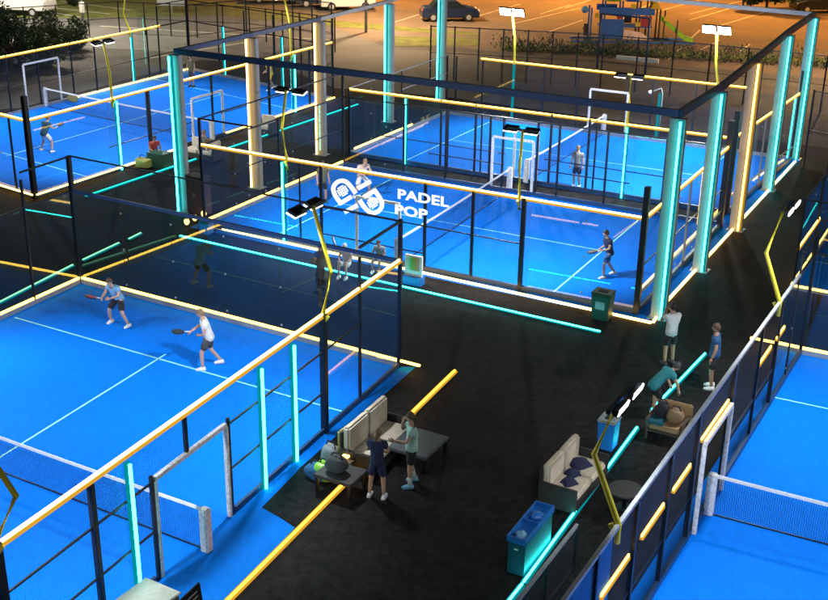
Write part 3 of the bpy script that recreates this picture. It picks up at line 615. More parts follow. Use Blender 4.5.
gate('white gate frame in the near fence of the upper left court', D0, D1, td(194), td(224), 2.1)
gate('white gate frame in the far fence of the upper left court before the bushes', D3, D2, td2(28), td2(62), 2.3)

# right court
tr = lambda u, z=0: tx(R_BL, R_FL, u, z)
# helper: choose by pixel on the ground line
def tpix(P, Q, u, v): 
    g_ = G(u, v); d = (Vector(Q) - Vector(P)); return (g_ - Vector(P)).dot(d) / d.length_squared
rg1, rg0 = tpix(R_BL, R_FL, 715, 489), tpix(R_BL, R_FL, 689, 533)
rp = [0.165, .30]
fR2 = fence('court_fence', 'right court side fence with grey top rail and dashes of gold light', R_BL, R_FL, -Rr,
    posts=[(0, 3.65, .09), (.20, 3.0, .10), (.10, 3.55, .05), (rg1 - .012, 3.0, .12), (rg0 + .02, 3.0, .10), (.30, 3.0, .07), (.66, 3.0, .09), (.76, 3.0, .09), (.86, 3, .08)],
    rail=[(.10, 1, 3.0, 'grey_steel', .07), (0, .10, 3.62, 'black_steel', .05), (0, .1, 3.0, 'black_steel', .05)], base='navy_steel',
    led3=[(.16, .205, 'led_yellow', 1.95), (.235, .30, 'led_yellow', 1.95), (rg1, rg0, 'led_yellow', 2.2), (rg0 + .035, rg0 + .05, 'led_yellow', 1.95), (.585, .64, 'led_yellow', 1.95), (.67, .735, 'led_yellow', 1.95), (.77, .84, 'led_yellow', 1.95)],
    panels=[(0, .2, .17, 3.0, 'glass_dark'), (.2, rg1, .17, 3.0, 'wire_mesh'), (rg1, rg0, 2.3, 3.0, 'dense_mesh'), (.2, rg1, 2.0, 2.95, 'dense_mesh'), (rg0, 1, 2.0, 2.95, 'dense_mesh'), (rg0, 1, .17, 2.0, 'wire_mesh')], bars=[(.2, rg1, 1.1), (rg0, .95, 1.1)], ledw=.035)
fence('glass_back_wall', 'glass back wall of the right court with a golden strip along its foot', R_BL, R_BR, B, posts=[(1, 4, .1)], led0=[(-.14, 1, 'led_yellow', .2, 0)],
    rail=[(0, 1, 3.0, 'black_steel', .06), (0, 1, 3.95, 'black_steel', .05)], panels=[(0, 1, .23, 2.97, 'glass_dark')], cat='glass wall')
g_ = G(617, 529, 3.0); d_ = R_FL - R_BL; tw = (g_ - R_BL).dot(d_) / d_.length_squared
MB().extr([R_BL.lerp(R_FL, tw) + UP * .9 - Rr * .03, R_FL + UP * .9 - Rr * .03, R_FL + UP * 2.9 - Rr * .03, R_BL.lerp(R_FL, tw) + UP * 2.9 - Rr * .03], -Rr * .004).build('windscreen', 'apron_blue', fR2)
gate('speckled white padded gate frame in the right court fence', R_BL, R_FL, rg1, rg0, 2.1, out=Rr * .08)
rn = R_BL.lerp(R_FL, tpix(R_BL, R_FL, 703, 513))
net(rn + Rr * .12, rn + Rr * 10, 'net across the right court', .92, True, False)
fence('court_fence', 'fence of the court beyond the right court glass wall', E0, E1, -B, posts=[(0, 3.0, .07), (.3, 3, .07)], led0=[(0, 1, 'led_yellow', .15, .05)], rail=[(0, 1, 3.0, 'black_steel', .05)], panels=[(0, 1, .17, 3, 'glass')])
fence('court_fence', 'side fence of the court at the far right edge with gold-lit rail', E0, E3, -A, posts=[(.2, 3, .07), (.45, 3, .07), (.7, 3, .07)], led3=[(0, .22, 'led_yellow', 1.4)], led0=[(0, 1, 'led_warm', .15, .05)], rail=[(0, 1, 3.0, 'black_steel', .05)], panels=[(0, 1, .17, 3, 'glass_dark')])

# ------------------------------------------------------------------ tall steel frame
frame = T('steel_frame', 'tall frame of pale light-strip columns joined by navy beams round the two centre courts', 'steel frame', G(662, 321))
COLS = [((662, 321), (680, 120), 'led_cyan'), ((703, 273), (722, 93), 'led_cyan'), ((739, 232), (759, 63), 'led_yellow'), ((771, 192), (794, 36), 'led_cyan'), ((797, 160), (816, 18), 'led_cyan')]
COLL = [((178, 212), (168, 55), 'led_cyan'), ((251, 188), (245, 38), 'led_cream'), ((316, 155), (313, 22), 'led_cream'), ((384, 122), (384, 4), 'led_cyan'), ((436, 100), (437, -18), 'led_cyan')]
tops = []
for side, L_ in ((1, COLS), (-1, COLL)):
    for b_, t_, m in L_:
        P = G(*b_); r_ = ray(*t_); s = math.hypot(P.x, P.y) / math.hypot(r_.x, r_.y); hh = CAMZ + s * r_.z
        hh = max(5.6, min(6.4, hh))
        c0 = P - A * (.17 if side > 0 else -.17) + B * .2
        c = MB().box(c0 + UP * hh / 2, (.46, .22, hh), A).build('column', 'column_white', frame, bevel=.01)
        ch = MB().box(c0 - B * .128 + A * .12 * side + UP * (hh / 2), (.13, .03, hh - .05), A).build('halo_band', 'halo_cyan' if 'cyan' in m else ('halo_cream' if 'cream' in m else 'halo_yellow'), c)  # glowing plate behind the strip, bloom painted on the column face
        MB().box(c0 - B * .23 + A * .12 * side + UP * (hh / 2), (.055, .05, hh - .1), A).build('light_strip', m, ch)
        MB().box(c0 + UP * .012, (.6, .5, .024), A).build('base_plate', 'grey_steel', c)
        tops.append(c0 + UP * hh)
def beam(p, q, m='navy_steel', w=.16, h=.22): MB().bar(p, q, w, h).build('beam', m, frame)
for i in range(4): beam(tops[i] + UP * .12, tops[i + 1] + UP * .12)
for i in range(5, 9): beam(tops[i] + UP * .12, tops[i + 1] + UP * .12, 'navy_steel' if i < 7 else 'grey_steel', .14, .16)
beam(tops[5] + UP * .13 - B * .0, tops[0] + UP * .13, 'navy_steel', .15, .2); beam(tops[9] + UP * .12, tops[4] + UP * .12, 'grey_steel', .14, .18)

# ------------------------------------------------------------------ ground strip lights
def gs(a, b, m, label, w=.07):
    a = a if isinstance(a, Vector) else G(*a); b = b if isinstance(b, Vector) else G(*b); r_ = T('ground_light_strip', label, 'light strip', a, 'strip lights on the ground')
    MB().bar(a + UP * .025, b + UP * .025, w * 1.9, .03).build('ground_halo', 'halo_cyan' if m in ('led_cyan', 'led_teal', 'led_green') else 'halo_yellow', r_)  # wide dim glow under the strip, painted bloom on the floor
    MB().bar(a + UP * .05, b + UP * .05, w * .6, .04).build('light_strip', m, r_)
gs((180, 237), (600, 333), 'led_cyan', 'long cyan strip on the dark floor parallel to the centre court')
gs((175, 655), (341, 488), 'led_ground', 'gold strip on the floor from the bottom edge up to the dark footstool', .08)
gs((341, 488), (413, 414), 'led_ground', 'gold strip passing under the beige sofa', .08)
gs((413, 413), (455, 372), 'led_ground', 'short gold strip beyond the man in mint', .08)
gs((470, 652), (522, 586), 'led_cyan', 'cyan strip at the bottom edge of the walkway'); gs((523.5, 584), (637, 429), 'led_cyan', 'long cyan strip passing the blue tub and the right sofa')
gs((652, 411), (705, 355), 'led_cyan', 'cyan strip ending at the feet of the man in blue')
gs((86, 197), (358, 105), 'led_teal', 'long teal strip beside the upper left court', .09)
gs((-60, 334), (73, 266), 'led_green', 'pale green strip outside the left glass wall', .08); gs((83, 261), (119, 244), 'led_green', 'middle piece of the pale green strip behind the glass corner', .08); gs((129, 240), (141, 234), 'led_green', 'short far piece of the pale green strip', .08)

# ------------------------------------------------------------------ lamp poles
def lamp(label, base, bend, tip, zb, n, target, energy, lit=True, dirb=None, rpole=.045, tilt=(.42, .9), hs=1.0):
    """base: ground point of its post; bend/tip: pixels in the plane across the fence (n) ; lamps face target"""
    dirb = dirb or B
    p0 = Vector(base) + UP * zb; p1 = W(*bend, p0, n) if not isinstance(bend, Vector) else bend; p2 = W(*tip, p0, n) if not isinstance(tip, Vector) else tip
    root = T('lamp_pole', label, 'lamp pole', Vector((base[0], base[1], zb)), 'yellow floodlight poles on the fences')
    MB().tube([p0 - UP * .35, p0, p1, p2], [rpole * 1.2, rpole * 1.2, rpole * 1.1, rpole], 8).build('pole', 'pole_yellow', root, True)
    MB().bar(p0 - UP * .22, p0 + n * .14 - UP * .02, .06, .08).build('bracket', 'pole_yellow', root)
    MB().bar(p2 - dirb * .5, p2 + dirb * .5, .06).build('crossarm', 'flood_body', root)
    tgt = (Vector(target) - p2); f = Vector((tgt.x, tgt.y, 0)).normalized(); nrm = (f * tilt[0] - UP * tilt[1]).normalized(); ax = dirb.normalized(); ay = nrm.cross(ax).normalized()
    for k in (-.34, .34):
        c = p2 + ax * k + f * .16 - UP * .02
        h_ = MB().box(c, (.46, .26 * hs, .08), ax, ay).build('floodlight', 'flood_body', root, bevel=.01)
        MB().box(c + nrm * .055, (.44, .25 * hs, .03), ax, ay).build('lens', 'lens_white', h_)
        mb = MB()
        for q in range(5): mb.box(c - nrm * .06 + ax * (-.16 + .08 * q), (.012, .2 * hs, .04), ax, ay)
        mb.build('heat_sink', 'flood_body', h_)
    if energy:
        l = bpy.data.lights.new('floodlight_beam', 'SPOT'); l.energy = energy; l.spot_size = math.radians(155); l.spot_blend = .7; l.shadow_soft_size = .22; l.color = (.93, .97, 1)
        lo = bpy.data.objects.new('floodlight_beam', l); COL.objects.link(lo); lo.parent = root
        lo.location = p2 + nrm * .28 + f * .15 - wloc(root)
        aim = (Vector(target) - (p2)).normalized(); lo.rotation_euler = aim.to_track_quat('-Z', 'Y').to_euler()
    return root
EN = 1350
cL = (L_BL + L_BR + L_FR + L_FL) / 4; cB = (B0 + B1 + B2 + B3) / 4; cC = (C0 + C1 + C2 + C3) / 4; cD = (D0 + D1 + D2 + D3) / 4; cR = (R_BL + R_BR + R_FR + R_FL) / 4; cE = (E0 + E1 + E2 + E3) / 4
p325 = L_BR.lerp(L_FR, t325); p18 = L_BR.lerp(L_FR, t18)
lamp('yellow lamp pole rising from the thick post of the near left court', p325, (331, 272), (313, 206), 3.1, A, cL.lerp(L_BR, .3), EN * 1.3)
lamp('yellow lamp pole cut by the left edge of the photo', p18, (16, 496), (-34, 420), 3.15, A, cL.lerp(L_FR, .3), EN * 1.3, hs=.8)
def hid(lab, P, out, tgt, e, zb=3.0):
    P = Vector(P); lamp(lab, P, P + out * .55 + UP * (zb + .9), P + out * .1 + UP * (zb + 2.6), zb, out.normalized(), tgt, e)
hid('yellow lamp pole on the left side wall of the near left court, upper', L_BL.lerp(L_FL, .3), -A, cL, EN * 1.3); hid('yellow lamp pole on the left side wall of the near left court, lower', L_BL.lerp(L_FL, .72), -A, cL, EN * 1.2)
pr1 = R_BL.lerp(R_FL, tpix(R_BL, R_FL, 702, 512) + .17)
# right court poles stand on the top rail: find fence point under the pixel of the bracket
def on_rail(P, Q, u, z): 
    t = tx(P, Q, u, z); return Vector(P).lerp(Vector(Q), t)
def rail_t(P, Q, uv, z):
    g_ = G(*uv, z); d = Vector(Q) - Vector(P); t = (g_ - Vector(P)).dot(d) / d.length_squared; return Vector(P).lerp(Vector(Q), t)
b1 = rail_t(R_BL, R_FL, (616, 524), 3.0); b2 = rail_t(R_BL, R_FL, (777, 302), 3.0)
lamp('yellow lamp pole with two white light bars above the navy clothes sofa', b1, (594, 454), (619, 400), 3.0, -Rr, cR, EN * 1.0, dirb=-R_d, tilt=(.98, .16), hs=.42)
lamp('yellow lamp pole on the right fence standing over the empty dark walkway', b2, (766, 253), (786, 205), 3.0, -Rr, cR.lerp(R_BL, .5), EN * 1.0, dirb=-R_d, tilt=(.98, .16), hs=.42)
hid('yellow lamp pole on the far right side of the right court', R_BR.lerp(R_FR, .3), Rr, cR, EN * 1.2); hid('yellow lamp pole on the far right side of the right court, lower', R_BR.lerp(R_FR, .75), Rr, cR, EN * 1.2)
lamp('yellow lamp pole on the centre court fence behind the lettering rail at its left', B0.lerp(B1, tb(287, 3)), (282, 128), (286, 90), 3.0, -B, cB.lerp(B0, .1), EN * 1.9, dirb=A)
lamp('yellow lamp pole on the centre court fence in front of the white gate frame', B0.lerp(B1, tb(519.5, 3)), (519.5, 168), (523, 130), 3.0, -B, cB.lerp(B1, .1), EN * 1.9, dirb=A)
lamp('yellow lamp pole at the right of the far court near fence', C0.lerp(C1, tc(627, 3)), (629, 105), (631, 76), 3.0, -B, cC.lerp(C1, .1), EN * 2, dirb=A)
lamp('yellow lamp pole of the upper left court with its head just below the gold rail', D0.lerp(D1, td(112, 3)), (110, 74), (103, 42), 3.05, A, cD.lerp(D0, .3), EN * 1.2)
lamp('yellow lamp pole rising behind the second column from the left', D0.lerp(D1, td(291, 3)), (290, 24), (284, -4), 3.05, A, cD.lerp(D1, .3), EN * 1.2)
lamp('tall yellow lamp pole on the far fence of the upper left court', D3.lerp(D2, td2(130, 3)), (123, 14), (127, -18), 2.95, -A, cD, EN * 1.2)
hid('yellow lamp pole at the left edge of the upper left court', D3.lerp(D2, .25), -A, cD.lerp(D3, .3), EN * 1.2)
# the two bright floods seen lit
def bright(label, base, bend, tip):
    P = Vector(base); root = T('lamp_pole', label, 'lamp pole', P + UP * 3, 'yellow floodlight poles on the fences'); p0 = P + UP * 2.9
    p1 = W(*bend, p0, A); p2 = W(*tip, p0, A)
    MB().tube([p0, p1, p2], .06, 8).build('pole', 'pole_yellow', root, True)
    MB().bar(p2 - A * .6, p2 + A * .6, .06).build('crossarm', 'flood_body', root)
    nrm = (-B * .85 - UP * .5).normalized(); ay = nrm.cross(A).normalized()
    for k in (-.34, .34):
        c = p2 + A * k - B * .05 + UP * .12
        h_ = MB().box(c, (.60, .42, .1), A, ay).build('floodlight', 'flood_body', root)
        MB().box(c + nrm * .06, (.56, .38, .02), A, ay).build('lens', 'flood_lens', h_)
    l = bpy.data.lights.new('floodlight_beam', 'SPOT'); l.energy = EN * 2.2; l.spot_size = math.radians(160); l.spot_blend = .8; l.shadow_soft_size = .25; l.color = (1, .97, .9)
    lo = bpy.data.objects.new('floodlight_beam', l); COL.objects.link(lo); lo.parent = root; lo.location = p2 - B * .4 - wloc(root)
    lo.rotation_euler = (cC - p2).normalized().to_track_quat('-Z', 'Y').to_euler()
bright('yellow pole with glaring white floodlights at the back of the far court, left', C3.lerp(C2, tf(511.5)), (515, 40), (512.5, 14))
bright('yellow pole with glaring white floodlights near the right end of the gold back rail', C3.lerp(C2, tf(711)), (716, 62), (717, 32))

# ------------------------------------------------------------------ lettering on the glass
dW = (B1 - B0).normalized(); pn = Vector((dW.y, -dW.x, 0))      # towards the camera
PW = B0 + pn * .06
def lp(x, y): return W(320 + x / 5.914, 165 + y / 5.914, PW, dW)
logo = T('lettering_sign', 'white padel racket emblem and the words PADEL POP on the centre court fence', 'sign', lp(230, 190))
def band(mb, pts, w, closed=False):       # flat stroke with thickness in photo units, on the wall plane
    P = [Vector((p[0], p[1])) for p in pts]; Lf, Rt = [], []
    for i in range(len(P)):
        a = P[max(i - 1, 0)]; b = P[min(i + 1, len(P) - 1)]; d = (b - a).normalized(); n = Vector((-d.y, d.x)); Lf.append(P[i] + n * w / 2); Rt.append(P[i] - n * w / 2)
    for i in range(len(P) - 1):
        q = [lp(*Lf[i]), lp(*Lf[i + 1]), lp(*Rt[i + 1]), lp(*Rt[i])]; mb.extr(q, pn * .012)
def smooth(pts, it=2):
    for _ in range(it):
        o = [pts[0]]
        for i in range(len(pts) - 1):
            a, b = pts[i], pts[i + 1]; o += [(a[0] * .75 + b[0] * .25, a[1] * .75 + b[1] * .25), (a[0] * .25 + b[0] * .75, a[1] * .25 + b[1] * .75)]
        pts = o + [pts[-1]]
    return pts
U_ = [(212, 168), (180, 122), (148, 92), (108, 94), (76, 128), (84, 172), (127, 233)]
for fl in (0, 1):
    mb = MB(); k = (lambda p: (446 - p[0], 376 - p[1])) if fl else (lambda p: p)
    band(mb, [k(p) for p in smooth(U_)], 25); band(mb, [k(p) for p in [(117, 228), (187, 187)]], 25); band(mb, [k(p) for p in [(145, 280), (222, 237)]], 25)
    ux, uy = Vector((.85, -.52)), Vector((.52, .85)); c0 = Vector((134, 153))
    for i in range(5):
        o = -26 + 13 * i; l_ = 30 if 0 < i < 4 else 20
        a = c0 + ux * o; band(mb, [k(a - uy * l_), k(a + uy * l_)], 5); a = c0 + uy * o; band(mb, [k(a - ux * l_), k(a + ux * l_)], 5)
    mb.build('emblem', 'vinyl', logo)
def text(s_, x, y, size, parent, m, name='lettering', dx=None, dy=None, org=None, off=.0, sx=1.0, ext=.004, align='LEFT', nrm=None):
    cu = bpy.data.curves.new('t', 'FONT'); cu.body = s_; cu.size = size; cu.offset = off; cu.extrude = ext; cu.align_x = align; cu.space_character = 1.04
    o = bpy.data.objects.new('t', cu); COL.objects.link(o); dg = bpy.context.evaluated_depsgraph_get(); dg.update()
    me = bpy.data.meshes.new_from_object(o.evaluated_get(dg)); bpy.data.objects.remove(o)
    og = org if org is not None else lp(x, y); X = dx or dW; Y = dy or UP; Z = nrm or X.cross(Y)
    mb = MB(); mb.add([og + X * v.co.x * sx + Y * v.co.y + Z * v.co.z for v in me.vertices], [tuple(p.vertices) for p in me.polygons])
    return mb.build(name, m, parent)
wP = (lp(762, 240) - lp(458, 193)).length
t1 = text('PADEL', 456, 195, .44, logo, 'vinyl', off=.014); 
def fit_w(o, og, target):
    mx = max((v.co - (og - wloc(logo))).dot(dW) for v in o.data.vertices); f = target / mx
    for v in o.data.vertices:
        r_ = v.co - (og - wloc(logo)); x = r_.dot(dW); v.co = v.co + dW * (x * f - x)
fit_w(t1, lp(456, 195), (lp(762, 240) - lp(456, 195)).dot(dW))
t2 = text('POP', 440, 285, .44, logo, 'vinyl', off=.014); fit_w(t2, lp(440, 285), (lp(636, 312) - lp(440, 285)).dot(dW))

# ------------------------------------------------------------------ furniture
def cushion(mb_name, c, sz, ax, parent, m='beige', bev=.045):
    return MB().box(c, sz, ax).build(mb_name, m, parent, bevel=bev, smooth=False)
def sofa(label, c, ax, L=1.7, D=.85, seatn=2, group=None, backh=.85, m='beige', arm=True):
    """ax: along the sofa; back on the -(up x ax)... side: left of ax"""
    ax = ax.normalized(); bk = Vector((-ax.y, ax.x, 0)); r = T('sofa', label, 'sofa', c, group)
    MB().box(c + UP * .14, (L, D, .22), ax).build('base', 'wicker', r, bevel=.02)
    for k in range(seatn):
        x = (-.5 + (k + .5) / seatn) * (L - .04)
        cushion('seat_cushion', c + ax * x - bk * .06 + UP * .34, (L / seatn - .05, D - .16, .17), ax, r, m)
        cc = c + ax * x + bk * (D / 2 - .12) + UP * (.34 + backh / 2 - .08)
        MB().box(cc, (L / seatn - .05, .17, backh - .28), ax, (bk * .97 + UP * .0).normalized()).build('back_cushion', m, r, bevel=.045)
    MB().box(c + bk * (D / 2 + .0) + UP * (backh * .5 + .02), (L, .06, backh - .05), ax).build('back_panel', 'wicker', r, bevel=.01)
    if arm:
        for s in (-1, 1): MB().box(c + ax * s * (L / 2 + .04) + UP * .3, (.08, D, .56), ax).build('arm', 'wicker', r, bevel=.015)
    return r
sofa('beige two-seat sofa with high back standing over the gold ground strip', G(378, 455), (G(402, 428) - G(357, 470)), L=1.95, D=.88, backh=.95)
def table(label, c, ax, sz, m='wicker', cat='table', name='low_table'):
    r = T(name, label, cat, c); X = ax.normalized(); Y = Vector((-X.y, X.x, 0))
    MB().box(c + UP * (sz[2] - .04), (sz[0], sz[1], .08), X).build('table_top', m, r, bevel=.012)
    for a in (-1, 1):
        for b in (-1, 1): MB().box(c + X * a * (sz[0] / 2 - .06) + Y * b * (sz[1] / 2 - .06) + UP * (sz[2] / 2 - .04), (.07, .07, sz[2] - .08), X).build('leg', 'black_steel', r)
    return r
table('low dark slatted table right of the man in mint', G(418, 457.5), A, (1.0, 1.15, .42), 'grey_panel')
table('dark footstool at the near end of the beige sofa over the gold strip', G(341, 490), A, (.95, .75, .46))
table('small side table with a lit lamp between footstool and sofa', G(347, 474), A, (.4, .4, .40), 'dark_wood')
def bag(label, c, sz, m, m2='cloth_black', ax=A, cat='bag', name='sports_bag', up=0):
    r = T(name, label, cat, c); X = ax.normalized(); c = Vector(c) + UP * up
    mb = MB(); mb.ell((0, 0, 0), (1, 1, 1), 20, 12)
    Yb = Vector((-X.y, X.x, 0)); f_ = lambda q, e=.55: math.copysign(abs(q) ** e, q); sd_ = len(label)
    mb.v = [c + UP * sz[2] * .5 + X * f_(v.x) * sz[0] * .5 * (1 + .06 * math.sin(5 * v.z + sd_)) + Yb * f_(v.y) * sz[1] * .5 * (1 + .07 * math.sin(4 * v.x + sd_)) + UP * f_(v.z, .7) * sz[2] * .5 * (1 + .12 * math.sin(3 * v.x + sd_)) for v in mb.v]
    for v in mb.v:
        v.z = max(v.z, c.z + .005)
    mb.build('body', m, r, True)
    MB().tube([c + X * (-sz[0] * .3) + UP * sz[2] * .95, c + X * (-sz[0] * .18) + UP * sz[2] * 1.25, c + X * (sz[0] * .18) + UP * sz[2] * 1.25, c + X * sz[0] * .3 + UP * sz[2] * .95], .016, 6).build('handle', m2, r, True)
    return r
bag('dark rounded sports bag lying on the footstool', G(337, 490), (.5, .34, .36), 'cloth_charcoal', up=.47)
bag('bright green and dark padded bag behind the footstool by the fence', G(326, 480), (.55, .4, .42), 'slide_green')
bag('grey rounded rucksack leaning by the thick fence post', G(331, 466), (.42, .36, .52), 'cloth_grey')
bag('dark blue holdall on the blue apron under the cyan column', G(318, 478), (.6, .4, .34), 'cloth_blue')
r = T('armchair', 'small olive upholstered armchair at the near end of the beige sofa', 'armchair', G(351, 467)); c = G(351, 467)
MB().box(c + UP * .3, (.5, .5, .16), A).build('seat', 'dark_wood', r, bevel=.03); MB().box(c - A * .22 + B * .1 + UP * .62, (.1, .52, .6), A).build('backrest', 'olive_bag', r, bevel=.03)
for a in (-1, 1):
    for b in (-1, 1): MB().box(c + A * a * .21 + B * b * .21 + UP * .12, (.05, .05, .23), A).build('leg', 'black_steel', r)
tag(MB().box(G(346, 474) + UP * .46, (.16, .10, .05), A).build('table_lamp', 'lantern', bevel=.01), 'small glowing lamp box on the side table by the sofa', 'lamp')
# entry mat by the fence
mt = tag(MB().prism([(p.x, p.y) for p in (G(301, 468), G(341, 432), G(356, 470), G(297, 527), G(262, 508))], .009, .016).build('floor_mat', 'dark_turf'), 'dark mat on the blue apron beside the footstool', 'mat')

# right lounge
sR = sofa('beige two-seat sofa with navy clothes on its seat beside the cyan strip', G(573, 490), G(604, 470) - G(566, 515), L=1.75, D=.88, backh=.82)
sax = (G(604, 470) - G(566, 515)).normalized(); sc = G(573, 490)
def cloth(label, c, s, m='cloth_navy'):
    mb = MB(); n = 14; vs = []; 
    rr = [s * (.8 + .45 * random.random()) for _ in range(n)]
    for i in range(4):
        f = (1, .75, .45, .1)[i]; z = (0, .05, .085, .095)[i]
        for k in range(n): vs.append(Vector(c) + Vector((math.cos(2 * PI * k / n) * rr[k] * f, math.sin(2 * PI * k / n) * rr[(k * 3) % n] * f, z + random.uniform(0, .025) * (i > 0))))
    mb.add(vs, [(i * n + k, i * n + (k + 1) % n, (i + 1) * n + (k + 1) % n, (i + 1) * n + k) for i in range(3) for k in range(n)] + [tuple(range(3 * n, 4 * n)), tuple(range(n))[::-1]])
    return tag(mb.build('garment', m, smooth=True), label, 'clothing')
bkR = Vector((-sax.y, sax.x, 0))
cloth('crumpled navy garment at the near end of the right sofa seat', sc - sax * .42 - bkR * .05 + UP * .43, .2); cloth('crumpled navy garment in the middle of the right sofa seat', sc - sax * .05 + bkR * .02 + UP * .43, .19); cloth('dark navy jacket at the far end of the right sofa seat', sc + sax * .45 + bkR * .06 + UP * .43, .27)
# round stools / table
def round_table(label, c, r_, h, m='wicker'):
    t = T('round_table', label, 'table', c)
    MB().tube([c + UP * (h - .04), c + UP * h], r_, 24).build('table_top', m, t, bevel=.01); MB().tube([c + UP * .02, c + UP * (h - .04)], .05, 10).build('stem', 'black_steel', t, True); MB().tube([c, c + UP * .03], r_ * .55, 20).build('foot', 'black_steel', t)
round_table('round dark table behind the yellow pole of the right court', G(624, 508), .38, .48)
def bin_(label, c, sz, m, lid, ax, cat='bin', name='waste_bin', hole=True, band=None):
    r = T(name, label, cat, c); X = ax.normalized(); Y = Vector((-X.y, X.x, 0)); w_, d_, h = sz; mb = MB()
    lo = [c + X * a * w_ * .43 + Y * b * d_ * .43 for a, b in ((-1, -1), (1, -1), (1, 1), (-1, 1))]; hi = [c + X * a * w_ * .5 + Y * b * d_ * .5 + UP * h for a, b in ((-1, -1), (1, -1), (1, 1), (-1, 1))]
    mb.add(lo + hi, [(3, 2, 1, 0), (0, 1, 5, 4), (1, 2, 6, 5), (2, 3, 7, 6), (3, 0, 4, 7), (4, 5, 6, 7)]); mb.build('body', m, r, bevel=.02)
    MB().box(c + UP * (h + .035), (w_ * 1.06, d_ * 1.06, .07), X).build('lid', lid, r, bevel=.02)
    if hole: MB().box(c + UP * (h + .074) , (w_ * .5, d_ * .4, .012), X).build('opening', 'rubber', r)
    if band: MB().box(c + X * 0 - Y * (d_ * .49) + UP * h * .6, (w_ * .5, .015, h * .3), X).build('sign_plate', band, r)
    for s_ in (-1, 1): MB().tube([c + X * s_ * w_ * .35 + Y * d_ * .44 + UP * .06, c + X * s_ * w_ * .35 + Y * d_ * .5 + UP * .06], .06, 12).build('wheel', 'rubber', r)
    return r
bin_('blue wheeled bin with a grey lid above the right sofa', G(607, 447), (.46, .42, .72), 'blue_plastic', 'grey_steel', B)
bin_('dark green waste bin standing against the right end of the centre court fence', G(601.5, 318), (.58, .5, .80), 'green_bin', 'green_bin', A, band='grey_steel')
bin_('blue waste bin beside the dark cabinet at the left corner of the centre court', G(207, 233), (.42, .4, .40), 'blue_plastic', 'teal_plastic', A, hole=False)
# blue tub at the bottom: black panniers with open blue tray
tb0 = G(529, 557); tax = (G(556, 540) - G(518, 590)).normalized(); r = T('equipment_trolley', 'long ribbed bin with an open blue top beside the cyan strip at the bottom', 'trolley', tb0)
ty = Vector((-tax.y, tax.x, 0))
MB().box(tb0 + UP * .38, (1.42, .36, .74), tax).build('body', 'teal_plastic', r, bevel=.02)
for s_ in (-1, 1): MB().box(tb0 + ty * s_ * .19 + UP * .80, (1.46, .04, .14), tax).build('tray_side', 'blue_plastic', r, bevel=.01)
for s_ in (-1, 0, 1): MB().box(tb0 + tax * s_ * .71 + UP * .80, (.04, .38, .14 if s_ else .12), tax).build('tray_end', 'blue_plastic', r, bevel=.01)
MB().box(tb0 + UP * .76, (1.4, .34, .02), tax).build('tray_floor', 'blue_plastic', r)
MB().box(tb0 - tax * .715 + UP * .6, (.01, .08, .03), tax).build('latch', 'foam_white', r)
cloth('crumpled blue towel lying in the open blue tray', tb0 + tax * .3 + UP * .77, .17, 'blue_plastic')
cloth('light blue towel at the near end of the blue tray', tb0 - tax * .5 + UP * .77, .14, 'cloth_sky')
# armchair heaped with bags
c = G(666, 437); r = T('armchair', 'wooden armchair with a tan seat heaped with bags beside the right fence', 'armchair', c)
MB().box(c + UP * .34, (.75, .62, .14), B.cross(UP)).build('seat', 'wood', r, bevel=.03); MB().box(c + UP * .26 - A * 0, (.85, .7, .06), A).build('frame', 'dark_wood', r, bevel=.01)
MB().box(c + A * .1 + B * .33 + UP * .58, (.78, .09, .50), A).build('backrest', 'wood', r, bevel=.03)
for a in (-1, 1):
    MB().box(c + A * a * .42 + UP * .52, (.07, .66, .05), A).build('arm', 'dark_wood', r, bevel=.01)
    for b in (-1, 1): MB().box(c + A * a * .40 + B * b * .3 + UP * .25, (.05, .05, .5), A).build('leg', 'dark_wood', r)
bag('brown leather bag on the wooden armchair', c + A * .16 + B * .05, (.4, .3, .34), 'hair_light', up=.42)
bag('black rucksack on the wooden armchair behind the brown bag', c - A * .2 + B * .15, (.36, .3, .38), 'cloth_black', up=.42)
table('small dark teal side table left of the wooden armchair', G(655, 436), A, (.42, .42, .48), 'teal_plastic')

# advertising board
c = G(413.5, 284); r = T('advertising_board', 'white advertising board with a green and orange picture in front of the centre court', 'sign', c)
MB().box(c + UP * .14, (.66, .32, .28), dW).build('foot', 'blue_plastic', r, bevel=.01)
MB().box(c + UP * .62, (.62, .08, .72), dW).build('board', 'foam_white', r, bevel=.008)
def sign_mat():
    m = bpy.data.materials.new('poster'); m.use_nodes = True; n = m.node_tree; b = n.nodes['Principled BSDF']; tc = n.nodes.new('ShaderNodeTexCoord'); s_ = n.nodes.new('ShaderNodeSeparateXYZ'); rp_ = n.nodes.new('ShaderNodeValToRGB')
    n.links.new(tc.outputs['Generated'], s_.inputs[0]); n.links.new(s_.outputs['X'], rp_.inputs[0]); e = rp_.color_ramp.elements
    e[0].position = .1; e[0].color = (.45, .75, .6, 1); e[1].position = .95; e[1].color = (.65, .35, .25, 1); q = e.new(.35); q.color = (.05, .55, .12, 1); q = e.new(.6); q.color = (.45, .38, .08, 1)
    n.links.new(rp_.outputs[0], b.inputs['Base Color']); b.inputs['Roughness'].default_value = .4; MATS['poster'] = m
sign_mat()
MB().box(c - Vector((-dW.y, dW.x, 0)) * .045 + UP * .70, (.44, .012, .44), dW).build('picture', 'poster', r)
